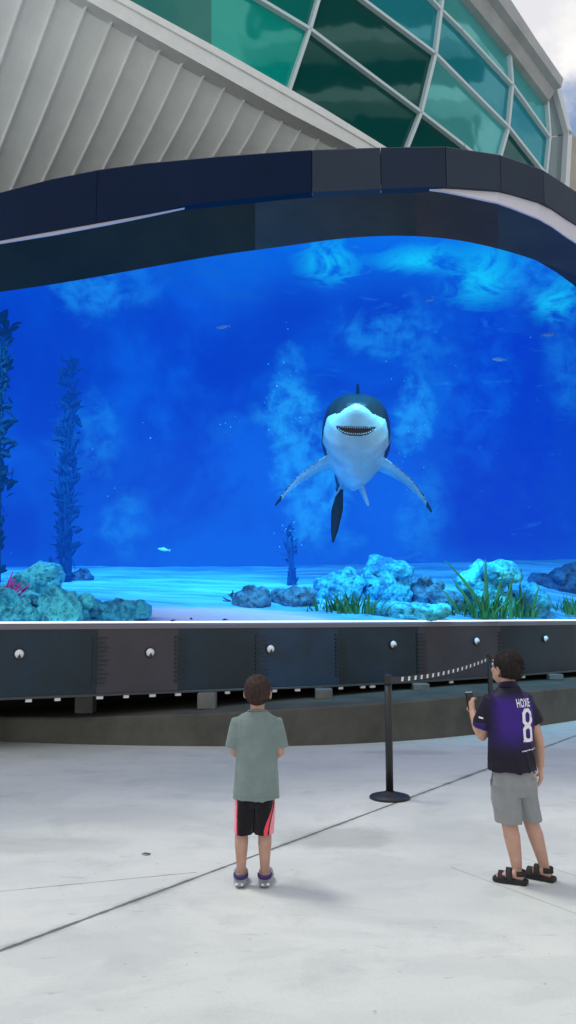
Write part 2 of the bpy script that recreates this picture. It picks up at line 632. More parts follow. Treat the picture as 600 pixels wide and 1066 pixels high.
for a, b, k in ((-300, -28 * 4, 'navy'), (-28 * 4, 100, 'navy'), (100, 325, 'navy'), (325, 397, 'grey'), (397, 465, 'mid'), (465, 522, 'grey'), (522, 567, 'grey'), (567, 900, 'grey')):
    ring_seg(a, b, fas_cols[k])

# soffit inner edge
SI = [(0, 304), (50, 297), (100, 288.5), (165, 276.5), (230, 265), (300, 256), (350, 248.5), (390, 245.5), (425, 245), (475, 248.5), (525, 260), (565, 272.5), (600, 287.5)]
ZS = 6.1
SIs = dense(SI, ZS, step=15, ext=4.8)
inner = [(x, p) for x, p in SIs]
def inner_at(px):
    if px <= inner[0][0]: return inner[0][1].copy()
    for (a, p), (b, q) in zip(inner, inner[1:]):
        if a <= px <= b:
            return lerp(p, q, (px - a) / (b - a))
    return inner[-1][1].copy()
def outer_at(px):
    if px <= ring[0][0]: return ring[0][1].copy()
    for (a, p, _), (b, q, _2) in zip(ring, ring[1:]):
        if a <= px <= b:
            return lerp(p, q, (px - a) / (b - a))
    return ring[-1][1].copy()

# pale strip under the fascia: seen where it hangs lower than the fascia edge
ST = [(-300, 5), (0, 2.4), (60, 3.2), (120, 2.4), (190, .4), (220, 0), (445, 0), (470, 3.4), (522, 10), (567, 14.5), (600, 17), (900, 17)]
PX = [-224 + 14 * i for i in range(17)] + [14 * i for i in range(1, 43)] + [600 + 14 * i for i in range(1, 17)]
def strip_low(px):
    q = max(0, min(600, px))
    s = max(0.2, interp(ST, px))
    o = outer_at(px)
    k = (s - .4) / 72.0
    back = (inner_at(px) - o)
    back.z = 0
    bk = back.normalized()
    return o, bk, k
rows, rows2 = [], []
for px in PX:
    o, bk, k = strip_low(px)
    a = o + bk * .05
    rows.append([Vector((a.x, a.y, ZB + .08)), Vector((a.x, a.y, ZB - k)), Vector((a.x + bk.x * .04, a.y + bk.y * .04, ZB - k)), Vector((a.x + bk.x * .04, a.y + bk.y * .04, ZB + .08))])
    i_ = inner_at(px)
    st = Vector((a.x + bk.x * .045, a.y + bk.y * .045, ZB - k + .004))
    pr = []
    for t in (0, .12, .3, .5, .7, .85, .95, 1.0):
        p = lerp(st, i_, t)
        pr.append(p)
    pr.append(i_ + Vector((bk.x * .04, bk.y * .04, .02)))
    pr.append(Vector((i_.x + bk.x * .04, i_.y + bk.y * .04, ZB + .2)))
    pr.append(Vector((st.x, st.y, ZB + .2)))
    rows2.append(pr)
bm = newbm()
vs = quadgrid(bm, rows, closed=True)
part('trim_strip', bm, mat('lavender_white_trim', (.60, .57, .65), .5))
m_sof = [mat('soffit_dark', (.018, .026, .023), .6, spec=.12, vary=.3, vscale=.8, rvary=.1), mat('soffit_mauve', (.042, .038, .042), .55, spec=.12, vary=.25, vscale=.8, rvary=.1), mat('soffit_grey', (.034, .036, .036), .42, spec=.22, bump=.2, bscale=3, stretch=(1, 1, 1), vary=.3, vscale=1.0, rvary=.1)]
for a, b, m in ((-300, 140, 0), (140, 266, 0), (266, 434, 2), (434, 518, 1), (518, 900, 2)):
    sel = [r for px, r in zip(PX, rows2) if a <= px <= b]
    bm = newbm()
    vs = quadgrid(bm, sel, closed=True)
    bm.faces.new(vs[0]); bm.faces.new(vs[-1][::-1])
    part('soffit_panel', bm, m_sof[m])

# ================================================================== VIDEO SCREEN SHELL (deep blue water picture)
YB = 18.0
def screen_material():
    m = bpy.data.materials.new('glowing_blue_water_picture')
    m.use_nodes = True
    g = NG(m.node_tree)
    b = g.N['Principled BSDF']
    pos = g.N.new('ShaderNodeNewGeometry').outputs['Position']
    sep = g.N.new('ShaderNodeSeparateXYZ')
    g.L.new(pos, sep.inputs[0])
    X, Y, Z = sep.outputs
    big = g.noise(g.mapping(pos, (1, .3, 1)), .28, 4, .55, .5)
    n1 = g.noise(g.mapping(pos, (1, .5, 1.2)), .9, 6, .62, .5)
    n2 = g.noise(g.mapping(pos, (1, .6, 2.6)), .8, 7, .65, .8)
    n3 = g.noise(pos, 2.6, 5, .6, .3)
    col = g.mix(g.ss(big, .38, .66), (.0012, .054, .56), (.002, .112, .74))
    # patches of stirred water
    def blob(px, py, rx, ry, k, c, col, sharp=.5):
        p = at_y(px, py, YB)
        rx, ry = rx * YB / F, ry * YB / F
        dx = g.m('DIVIDE', g.m('SUBTRACT', X, p.x), rx)
        dz = g.m('DIVIDE', g.m('SUBTRACT', Z, p.z), ry)
        d = g.m('SQRT', g.m('ADD', g.m('MULTIPLY', dx, dx), g.m('MULTIPLY', dz, dz)))
        d = g.m('ADD', d, g.m('MULTIPLY', g.m('SUBTRACT', n1, .5), 2.2))
        f = g.m('MULTIPLY', g.m('SUBTRACT', 1.0, g.ss(d, sharp, 1.15)), g.m('MULTIPLY', k, g.ss(n3, .25, .7)))
        return g.mix(f, col, c)
    lt = (.010, .26, .84)
    for a in ((95, 315, 38, 32, .75, lt), (148, 305, 34, 26, .45, lt), (95, 455, 40, 55, .5, lt), (130, 545, 26, 40, .55, lt), (325, 500, 42, 62, 1.0, (.010, .28, .92)),
              (300, 425, 36, 48, 1.0, (.012, .32, .90)), (300, 385, 18, 28, .6, lt), (430, 430, 26, 46, .95, (.012, .30, .9)), (405, 350, 60, 30, .7, lt), (450, 380, 40, 70, .35, lt), (440, 530, 30, 55, .45, lt), (590, 380, 30, 60, .4, lt), (560, 300, 60, 34, .75, lt), (345, 565, 40, 20, .4, lt), (238, 445, 20, 18, .35, lt),
              (232, 300, 60, 25, .5, (.006, .12, .55))):
        col = blob(*a, col)
    # darker column and lighter column of water
    col = blob(520, 460, 62, 150, .8, (.001, .040, .58), col, .75)
    col = blob(200, 430, 70, 130, .5, (.001, .042, .58), col, .6)
    # light coming down from the surface, seen near the top right
    zt = at_y(400, 330, YB).z
    zt2 = at_y(400, 235, YB).z
    xl, xr = at_y(150, 300, YB).x, at_y(330, 300, YB).x
    up = g.m('MULTIPLY', g.ss(Z, zt, zt2), g.ss(X, xl, xr))
    col = g.mix(g.m('MULTIPLY', up, .75), col, (.003, .23, .98))
    for (px, py, rx, ry) in ((345, 262, 42, 22), (510, 275, 46, 34), (590, 300, 30, 22), (440, 258, 60, 14)):
        p = at_y(px, py, YB - 1.2)
        dx = g.m('DIVIDE', g.m('SUBTRACT', X, p.x), rx * YB / F)
        dz = g.m('DIVIDE', g.m('SUBTRACT', Z, p.z), ry * YB / F)
        d = g.m('SQRT', g.m('ADD', g.m('MULTIPLY', dx, dx), g.m('MULTIPLY', dz, dz)))
        d = g.m('ADD', d, g.m('MULTIPLY', g.m('SUBTRACT', n2, .5), 2.4))
        f = g.m('MULTIPLY', g.m('SUBTRACT', 1.0, g.ss(d, .15, 1.15)), g.ss(n2, .35, .6))
        col = g.mix(g.m('MULTIPLY', f, .95), col, (.006, .58, .98))
    # streaks of light
    st = g.noise(g.mapping(pos, (1.1, .5, 3.2)), 1.3, 6, .6, 1.0)
    col = g.mix(g.m('MULTIPLY', g.m('MULTIPLY', g.ss(st, .60, .74), .30), g.ss(X, -1.5, 2.0)), col, (.02, .30, .9))
    # paler water close to the sea bed
    zb = at_y(300, 590, YB).z
    col = g.mix(g.m('MULTIPLY', g.m('SUBTRACT', 1.0, g.ss(Z, zb - .1, zb + .7)), .35), col, (.004, .12, .75))
    b.inputs['Base Color'].default_value = (.004, .01, .03, 1)
    b.inputs['Roughness'].default_value = .6
    b.inputs['Specular IOR Level'].default_value = .1
    g.L.new(col, b.inputs['Emission Color'])
    b.inputs['Emission Strength'].default_value = 1.0
    return m

PXS = [-224 + 28 * i for i in range(8)] + [20 * i for i in range(0, 31)] + [600 + 28 * i for i in range(1, 9)]
rows = []
for px in PXS:
    r = inner_at(px)
    tr = (r.z - 1.5) / r.y
    kx = r.x / r.y
    def P(y, t): return Vector((kx * y, y, 1.5 + y * t))
    prof = [Vector((kx * (r.y + .05), r.y + .05, r.z + .10)), P(r.y + .7, tr + .012), P(r.y + 1.8, tr + .022), P(lerp(r.y, YB, .5), tr + .03), P(YB - 2.2, tr + .025), P(YB - 1.2, tr + .005), P(YB - .5, tr - .035), P(YB - .1, tr - .09), P(YB, tr - .15)]
    zt = prof[-1].z
    for i in range(1, 9):
        prof.append(Vector((kx * YB, YB, lerp(zt, .6, i / 8))))
    rows.append(prof)
bm = newbm()
quadgrid(bm, rows)
m_scr = screen_material()
# end walls of the shell
for rw, px in ((rows[0], PXS[0]), (rows[-1], PXS[-1])):
    s = fr_at(px)
    vv = [bm.verts.new(p) for p in rw] + [bm.verts.new(Vector((s.x, s.y + .3, .6)))]
    bm.faces.new(vv)
scr = obj('video_screen', bm, m_scr, None, True)
shield_me = scr.data.copy()
for v in shield_me.vertices:
    v.co += Vector((v.co.x * .012, .16, .22 if v.co.z > 4 else 0))
shield_me.materials.clear()
light_shield = link('light_shield', shield_me, m_gap, scr)  # unseen dark shell added so the screen's back casts no blue glow
tag(scr, 'giant curved video screen glowing with deep blue water', 'screen')

# ================================================================== SEA BED
def sand_z(px, Y):
    """height of the sand at depth Y behind the sill seen in direction px"""
    s = fr_at(px)
    t = max(0.0, min(1.0, (Y - s.y - .05) / (YB + .3 - s.y)))
    end = interp([(-300, 2.62), (0, 2.60), (300, 2.62), (450, 2.72), (600, 2.84), (900, 2.9)], px)
    return lerp(ZFT - .02, end, t ** 0.92)

def sand_pt(px, py):
    """point where the line of sight meets the sand"""
    s = fr_at(px)
    Y = s.y + .1
    while Y < YB:
        p = at_y(px, py, Y)
        if p.z <= sand_z(px, Y) + 1e-4:
            return p
        Y += .02
    return at_y(px, py, YB - .3)

rows = []
for px in PXS:
    s = fr_at(px)
    kx = s.x / s.y
    row = [Vector((s.x, s.y + .03, ZFT - .03))]
    for i in range(40):
        y = lerp(s.y + .07, YB + .3, i / 39)
        x = kx * y
        z = sand_z(px, y) + .035 * fbm((x, y * 1.8, 0), .8) * smooth(0, .15, i / 39)
        row.append(Vector((x, y, z)))
    rows.append(row)
bm = newbm()
quadgrid(bm, rows)
def sand_material():
    m = bpy.data.materials.new('pale_sea_sand')
    m.use_nodes = True
    g = NG(m.node_tree)
    b = g.N['Principled BSDF']
    pos = g.N.new('ShaderNodeNewGeometry').outputs['Position']
    sxyz = g.N.new('ShaderNodeSeparateXYZ')
    g.L.new(pos, sxyz.inputs[0])
    sx_, sy_ = sxyz.outputs[0], sxyz.outputs[1]
    st = g.noise(g.mapping(pos, (.35, 2.2, 1)), 1.4, 6, .6, .7)
    fine = g.noise(pos, 14, 4, .6)
    col = g.mix(g.ss(st, .36, .64), (.015, .26, .55), (.10, .50, .82))
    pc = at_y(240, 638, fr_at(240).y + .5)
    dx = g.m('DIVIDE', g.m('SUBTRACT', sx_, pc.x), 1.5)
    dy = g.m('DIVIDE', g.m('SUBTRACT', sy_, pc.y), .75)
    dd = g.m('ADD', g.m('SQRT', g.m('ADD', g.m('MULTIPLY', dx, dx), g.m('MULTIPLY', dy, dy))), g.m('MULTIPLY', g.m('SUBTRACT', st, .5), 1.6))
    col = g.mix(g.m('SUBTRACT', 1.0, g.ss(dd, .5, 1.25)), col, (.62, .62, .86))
    col = g.mix(g.m('MULTIPLY', g.ss(fine, .4, .75), .25), col, (.2, .5, .62))
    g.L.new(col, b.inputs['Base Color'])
    b.inputs['Roughness'].default_value = .9
    bp = g.N.new('ShaderNodeBump')
    bp.inputs['Strength'].default_value = .4
    bp.inputs['Distance'].default_value = .04
    g.L.new(st, bp.inputs['Height'])
    g.L.new(bp.outputs['Normal'], b.inputs['Normal'])
    return m
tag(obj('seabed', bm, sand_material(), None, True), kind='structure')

# unseen fill lamps added behind the surround's rim to light the sea scene
def area(name, loc, target, sx, sy, energy, col):
    l = bpy.data.lights.new(name, 'AREA')
    l.shape = 'RECTANGLE'
    l.size, l.size_y = sx, sy
    l.energy = energy
    l.color = col
    o = bpy.data.objects.new(name, l)
    o.location = loc
    o.rotation_euler = (Vector(target) - Vector(loc)).to_track_quat('-Z', 'Y').to_euler()
    COL.objects.link(o)
    return o
for i, px in enumerate((-60, 110, 250, 380, 500, 640)):
    r = inner_at(px)
    tr = (r.z - 1.5) / r.y
    y = r.y + .75
    loc = Vector((r.x * y / r.y, y, 1.5 + y * (tr + .006)))
    la = area('fill_lamp', loc, (loc.x * 1.2, loc.y + 4.6, 1.6), 1.6, .12, 230 if i < 2 else 135, (.14, .66, 1.0))
    la.data.spread = R(105)

# ================================================================== ROCKS, PLANTS
def rock_material(name, light, dark, sc=2.2):
    m = bpy.data.materials.new(name)
    m.use_nodes = True
    g = NG(m.node_tree)
    b = g.N['Principled BSDF']
    o = g.N.new('ShaderNodeTexCoord').outputs['Object']
    n1 = g.noise(o, sc, 7, .65, .4)
    n2 = g.noise(o, 15, 6, .65)
    v = g.N.new('ShaderNodeTexVoronoi')
    v.inputs['Scale'].default_value = 5.0
    g.L.new(o, v.inputs['Vector'])
    pits = g.m('SUBTRACT', 1.0, g.ss(v.outputs['Distance'], .10, .22))
    col = g.mix(g.ss(n1, .37, .54), dark, light)
    col = g.mix(g.m('MULTIPLY', g.ss(n2, .47, .62), .7), col, tuple(c * .7 for c in dark))
    col = g.mix(g.m('MULTIPLY', pits, .7), col, tuple(c * .35 for c in dark))
    g.L.new(col, b.inputs['Base Color'])
    b.inputs['Roughness'].default_value = .9
    bp = g.N.new('ShaderNodeBump')
    bp.inputs['Strength'].default_value = .7
    bp.inputs['Distance'].default_value = .05
    g.L.new(g.m('SUBTRACT', n2, pits), bp.inputs['Height'])
    g.L.new(bp.outputs['Normal'], b.inputs['Normal'])
    return m
RK = {'pale': rock_material('pale_cyan_coral_rock', (.08, .74, .92), (.012, .24, .46)), 'teal': rock_material('teal_coral_rock', (.035, .46, .72), (.010, .15, .36)),
      'blue': rock_material('blue_coral_rock', (.06, .25, .42), (.012, .08, .18)), 'deep': rock_material('deep_blue_rock', (.02, .12, .30), (.008, .05, .16), 1.2)}

def rock(px, py, wpx, hpx, m, lumps, label, seed, group='coral rocks on the sea bed', shape='lumpy', depth=.8):
    base = sand_pt(px, py)
    k = base.y / F
    W, H = wpx * k, hpx * k
    yb = max(base.y, fr_at(px).y + .12 + W * .46 * depth * (1 + max(0, px - 420) / 90))
    xb = base.x * yb / base.y
    base = Vector((xb, yb, sand_z(px, yb)))
    rnd = random.Random(seed)
    bm = newbm()
    for i in range(lumps):
        if shape == 'lumpy':
            u = rnd.uniform(-.38, .38)
            h = rnd.uniform(.25, .95) * (1 - abs(u) * 1.1)
            r = rnd.uniform(.16, .27) * W ** .5 * H ** .5
            if i == 0: u, h, r = 0, .25, .40 * min(W, H * 1.6)
            c = Vector((u * W, rnd.uniform(-.3, .3) * W * depth, max(h * H - r * .8, r * .15)))
            ball(bm, c, (r * rnd.uniform(.9, 1.5), r * rnd.uniform(.9, 1.3), r * rnd.uniform(.75, 1.1)), None, 14, 10)
        elif shape == 'peak':
            t = i / max(1, lumps - 1)
            c = Vector((lerp(-.42, .28, t) * W, rnd.uniform(-.1, .25) * W, H * lerp(.12, .55, t)))
            r = lerp(.22, .34, t) * W
            ball(bm, c, (r * .8, r * .8, H * lerp(.22, .45, t)), None, 14, 10)
        else:
            u = lerp(-.38, .38, i / max(1, lumps - 1))
            ball(bm, Vector((u * W, rnd.uniform(-.05, .05) * W, H * .42)), (W / lumps * .85, W * .25, H * .55), None, 14, 10)
    # skirt down into the sand
    ball(bm, Vector((0, 0, 0)), (W * .46, W * .32 * depth + .05, H * .35), None, 18, 12)
    me = remeshed(bm, max(.012, W / 80), 2, .5)
    off = Vector((seed * 3.1, seed * 1.7, 0))
    pits = [Vector((rnd.uniform(-.4, .4) * W, -rnd.uniform(.1, .6) * W * depth, rnd.uniform(.2, .9) * H)) for _ in range(5)]
    ns = [v.normal.copy() for v in me.vertices]
    for v, n in zip(me.vertices, ns):
        a = fbm(v.co + off, 2.2 / max(W, .5) * 1.2, 5)
        b = noise.noise((v.co + off) * 8)
        c_ = noise.noise((v.co + off) * 19)
        v.co += n * (W * .06 * a + .030 * b + .014 * c_)
        for pc in pits:
            d = (v.co - pc).length
            rr = .09 * W + .03
            if d < rr:
                v.co -= n * (.55 * rr * (1 - d / rr))
    o = link('coral_rock', me, RK[m], None, True)
    o.location = base + Vector((0, .0, 0))
    return tag(o, label, 'rock', group)

rock(22, 626, 74, 42, 'pale', 6, 'pale pointed rock rising behind the front coral rocks at far left', 11, shape='peak')
rock(66, 648, 66, 44, 'pale', 9, 'pale knobbly coral rock with dark holes at the left front edge', 12)
rock(10, 640, 60, 34, 'pale', 7, 'cyan coral rock beside the pink coral at the left edge', 13)
rock(22, 649, 50, 20, 'pale', 4, 'low pale rounded rock in front of the pink coral', 20)
rock(123, 648, 62, 20, 'teal', 5, 'low flat-topped slab of teal rock along the front edge', 14, shape='slab', depth=.6)
rock(86, 604, 22, 18, 'deep', 3, 'small dark blue rock at the foot of the tall kelp', 15)
rock(262, 629, 46, 28, 'blue', 6, 'dark blue coral rock at the left end of the middle reef', 16)
rock(306, 628, 56, 22, 'blue', 6, 'low blue coral rock behind the thin branching weed', 17)
rock(352, 622, 62, 34, 'teal', 7, 'rounded teal rock above the short seagrass', 18)
rock(402, 622, 62, 56, 'teal', 11, 'tall knobbly coral rock stack in the middle reef', 19)
rock(440, 624, 40, 40, 'blue', 7, 'dark knobbly coral rock right of the tall reef stack', 21)
rock(512, 640, 62, 64, 'pale', 9, 'tall pale cyan rock behind the long seagrass blades', 22)
rock(548, 640, 50, 36, 'teal', 7, 'pale teal rock sloping down at the right of the long seagrass', 23)
rock(470, 632, 44, 34, 'blue', 6, 'dark rock left of the long seagrass blades', 24)
rock(425, 643, 78, 14, 'pale', 5, 'low pale sandy rock along the front edge between two seagrass clumps', 25, shape='slab', depth=.5)
rock(590, 612, 70, 30, 'deep', 5, 'broad dark blue boulder at far right edge', 26, depth=.7)

m_grass = [mat('sea_grass_green', (.012, .16, .055), .6, vary=.5, vscale=3), mat('sea_grass_deep', (.008, .10, .05), .6, vary=.5, vscale=3)]
def blades(bm, n, W, D, hmin, hmax, wid, rnd, lean=.35):
    for i in range(n):
        x = rnd.gauss(0, .36) * W * .5 * 1.2
        x = max(-W / 2, min(W / 2, x))
        y = rnd.uniform(-D / 2, D / 2)
        h = rnd.uniform(hmin, hmax) * (1 - .35 * abs(x) / (W / 2 + 1e-6))
        lx = rnd.gauss(0, lean) + x / W * 1.1
        ly = rnd.gauss(0, lean * .7)
        yw = rnd.uniform(0, math.pi)
        u = Vector((math.cos(yw), math.sin(yw), 0))
        v = Vector((-u.y, u.x, 0))
        bw = wid * rnd.uniform(.6, 1.2)
        rows = []
        S = 7
        for k in range(S + 1):
            t = k / S
            c = Vector((x + lx * h * t * t, y + ly * h * t * t, h * t * (1 - .12 * abs(lx) * t) - .03))
            ww = bw * (1 - t) ** .6 * (.75 + .6 * t * (1 - t) * 2) + .0008
            rows.append([c - u * ww, c + v * ww * .35, c + u * ww, c - v * ww * .35])
        vs = quadgrid(bm, rows, closed=True)
        bm.faces.new(vs[0]); bm.faces.new(vs[-1])
def clump(px, py, wpx, hpx, n, wid, seed, label, m=0, lean=.35, hmin=.45, tall=()):
    base = sand_pt(px, py)
    k = base.y / F
    rnd = random.Random(seed)
    bm = newbm()
    blades(bm, n, wpx * k, wpx * k * .4, hpx * k * hmin, hpx * k, wid, rnd, lean)
    for (dx, hh, lx, ww) in tall:
        rows = []
        for i in range(10):
            t = i / 9
            c = Vector((dx * k + lx * hh * k * t ** 1.6, -.1 + .1 * t, hh * k * t - .03))
            w2 = ww * (1 - t) ** .5 * (.6 + 1.2 * t * (1 - t)) + .001
            rows.append([c - Vector((w2, 0, 0)), c - Vector((0, w2 * .3, 0)), c + Vector((w2, .0, 0)), c + Vector((0, w2 * .3, 0))])
        vs = quadgrid(bm, rows, closed=True)
        bm.faces.new(vs[0]); bm.faces.new(vs[-1])
    o = obj('sea_grass', bm, m_grass[m], None, False)
    o.location = base
    return tag(o, label, 'seagrass', 'seagrass clumps on the sea bed')
clump(362, 637, 84, 30, 110, .022, 31, 'short wide clump of green seagrass in front of the middle reef')
clump(500, 642, 92, 34, 120, .024, 32, 'large seagrass clump with tall blades in front of pale cyan rock', tall=((2, 62, -.62, .055), (6, 64, .02, .05), (-8, 44, -.5, .045), (14, 50, .25, .04), (30, 40, .1, .04), (-22, 34, -.6, .035), (24, 48, .3, .035)))
clump(541, 641, 34, 36, 34, .026, 33, 'narrow upright seagrass clump right of the tall blades', tall=((0, 38, .05, .04), (12, 34, .3, .035), (-8, 44, -.1, .035)))
clump(592, 638, 56, 24, 60, .022, 34, 'short seagrass clump at the far right edge')

def weed(px, py, hpx, wpx, seed, label, m, leaves=60, leaf=.16, name='kelp', cat='kelp', depth=None, lw=.3):
    base = sand_pt(px, py) if depth is None else at_y(px, py, depth)
    k = base.y / F
    H, W = hpx * k, wpx * k
    rnd = random.Random(seed)
    o = empty(name, base, label=label, cat=cat)
    bm = newbm()
    for s in range(3):
        pts, rad = [], []
        ph = rnd.uniform(0, 6)
        for i in range(14):
            t = i / 13
            pts.append(Vector((math.sin(t * 5 + ph) * W * .12 + (s - 1) * W * .12, math.cos(t * 4 + ph) * W * .1, H * t * (1 - .08 * s) - .05)))
            rad.append(.035 * (1 - t * .7) + .006)
        tube(bm, pts, rad, 7)
    obj('stem', bm, m, o, True)
    bm = newbm()
    for i in range(leaves):
        t = rnd.random() ** .9
        c = Vector((rnd.gauss(0, .18) * W, rnd.gauss(0, .15) * W, H * t))
        d = Vector((rnd.gauss(0, .42), rnd.gauss(0, .42), rnd.uniform(.2, 1.3))).normalized()
        u = d.cross(Vector((rnd.random() - .5, rnd.random() - .5, rnd.random() - .5))).normalized()
        L_ = leaf * rnd.uniform(.6, 1.3)
        rows = []
        for q in range(6):
            tt = q / 5
            w2 = L_ * lw * math.sin(math.pi * min(.98, tt * .9 + .08)) + .003
            cc = c + d * L_ * tt + Vector((0, 0, -.25 * L_ * tt * tt))
            th = d.cross(u) * .006
            rows.append([cc - u * w2, cc + th, cc + u * w2, cc - th])
        vs = quadgrid(bm, rows, closed=True)
        bm.faces.new(vs[0]); bm.faces.new(vs[-1])
    obj('frond', bm, m, o, True)
    return o
m_kelp = mat('kelp_blue_green', (.001, .018, .05), 1.0, spec=.1, vary=.4, vscale=2, emit=(.0015, .046, .36), estr=.9)  # water-blue emission paints haze over the kelp
m_kelp2 = mat('kelp_dark', (.001, .014, .03), 1.0, spec=.1, vary=.4, vscale=2, emit=(.0015, .035, .20), estr=.8)  # dimmer blue emission, again haze put into the fronds
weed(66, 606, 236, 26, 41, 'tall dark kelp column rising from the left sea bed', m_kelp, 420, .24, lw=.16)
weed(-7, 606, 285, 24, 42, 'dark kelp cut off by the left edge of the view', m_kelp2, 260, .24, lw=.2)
weed(303, 609, 60, 16, 43, 'thin blue weed branching behind the low reef rocks', mat('weed_blue', (.002, .03, .10), .9, spec=.1, emit=(.002, .05, .36), estr=.8), 34, .16, name='sea_weed', cat='weed', lw=.14)  # the weed's blue emission is painted water haze
# feathery dark weed at the left end of the middle reef, and the pink coral
def spiky(px, py, hpx, n, m, label, name, cat, seed, up=.7):
    base = sand_pt(px, py)
    k = base.y / F
    rnd = random.Random(seed)
    bm = newbm()
    for i in range(n):
        d = Vector((rnd.gauss(0, .6), rnd.gauss(0, .5), abs(rnd.gauss(up, .3)))).normalized()
        L_ = hpx * k * rnd.uniform(.6, 1.1)
        pts = [Vector((0, 0, -.02)) + d * L_ * t + Vector((rnd.gauss(0, .01), rnd.gauss(0, .01), 0)) for t in (0, .35, .7, 1)]
        tube(bm, pts, [.022, .018, .014, .006], 6)
        for s in (.5, .75):
            e = (d + Vector((rnd.gauss(0, .6), rnd.gauss(0, .5), .2))).normalized()
            q = d * L_ * s
            tube(bm, [q, q + e * L_ * .22, q + e * L_ * .38], [.014, .011, .005], 6)
    o = obj(name, bm, m, None, True)
    o.location = base
    return tag(o, label, cat)
spiky(247, 627, 14, 12, mat('dark_weed', (.01, .05, .12), .7), 'small dark spiky weed at the left end of the middle reef', 'sea_weed', 'weed', 51)
spiky(2, 632, 32, 16, mat('pink_coral', (.55, .06, .42), .7, vary=.3), 'pink branching coral at the left edge among cyan rocks', 'branch_coral', 'coral', 52, .9)

# small fish
m_fish = mat('small_fish_blue', (.14, .42, .75), .5)
m_fish2 = mat('small_fish_dark', (.01, .03, .10), .5)
def fish(px, py, Y, L_, yaw, m, label):
    bm = newbm()
    pts, rad = [], []
    for i in range(9):
        t = i / 8
        pts.append(Vector((L_ * (t - .5), 0, 0)))
        r = L_ * .17 * math.sin(math.pi * min(.97, t * .88 + .05)) ** .8
        rad.append((r * .5 + .001, r + .001))
    tube(bm, pts, [(a, b) for a, b in rad], 10)
    e = pts[-1]
    prism(bm, [e + Vector((-.04 * L_, -.004, 0)), e + Vector((L_ * .22, -.004, L_ * .16)), e + Vector((L_ * .14, -.004, 0)), e + Vector((L_ * .22, -.004, -L_ * .16))], Vector((0, .008, 0)))
    prism(bm, [Vector((-.12 * L_, -.003, L_ * .12)), Vector((.05 * L_, -.003, L_ * .25)), Vector((.22 * L_, -.003, L_ * .1))], Vector((0, .006, 0)))
    o = obj('fish', bm, m, None, True)
    o.location = at_y(px, py, Y)
    o.rotation_euler = (0, R(random.uniform(-10, 10)), yaw)
    return tag(o, label, 'fish', 'small fish in the blue water')
fish(231, 340, 14.5, .26, R(-25), m_fish, 'small pale blue fish high in the water left of the shark')
fish(170, 572, 15, .20, 0, m_fish, 'small pale fish low over the left sand bed')
fish(519, 374, 15.5, .26, R(10), m_fish, 'small pale fish high on the right of the shark')
fish(447, 312, 15.5, .22, R(160), m_fish, 'tiny fish above and right of the shark, under the surface light')
fish(572, 348, 15, .26, R(190), m_fish, 'small pale fish near the right edge of the water')
fish(180, 646, 9.75, .06, R(20), m_fish2, 'tiny dark fish near front edge of sand, left of the bare patch')
fish(199, 644, 9.9, .07, R(80), m_fish2, 'tiny dark fish over front edge of sand, middle of three')
fish(234, 645, 10.0, .06, R(10), m_fish2, 'tiny dark fish at front edge of sand nearest the reef')

# drifting bubbles
bm = newbm()
rnd = random.Random(5)
def puff(px, py, n, sx, sy, Y0, Y1, r0, r1):
    for _ in range(n // 2):
        p = at_y(px + rnd.gauss(0, sx), py + rnd.gauss(0, sy), rnd.uniform(Y0, Y1))
        if p.z < 2.6: continue
        q = bmesh.ops.create_icosphere(bm, subdivisions=1, radius=rnd.uniform(r0, r1) * .5, matrix=Matrix.Translation(p))
for a in ((300, 385, 40, 12, 22), (285, 440, 20, 6, 20), (430, 440, 30, 10, 30), (405, 360, 22, 16, 16), (240, 445, 14, 12, 12), (120, 450, 16, 30, 60), (145, 310, 16, 16, 16), (300, 555, 24, 16, 8), (480, 330, 20, 50, 40), (330, 545, 14, 20, 14)):
    puff(a[0], a[1], a[2], a[3], a[4], 13, 16.5, .006, .026)
puff(300, 420, 70, 180, 90, 12.5, 17, .006, .018)
bub = obj('bubbles', bm, mat('bubble_pale', (.10, .40, .75), .4), None, True)
tag(bub, kind='stuff')

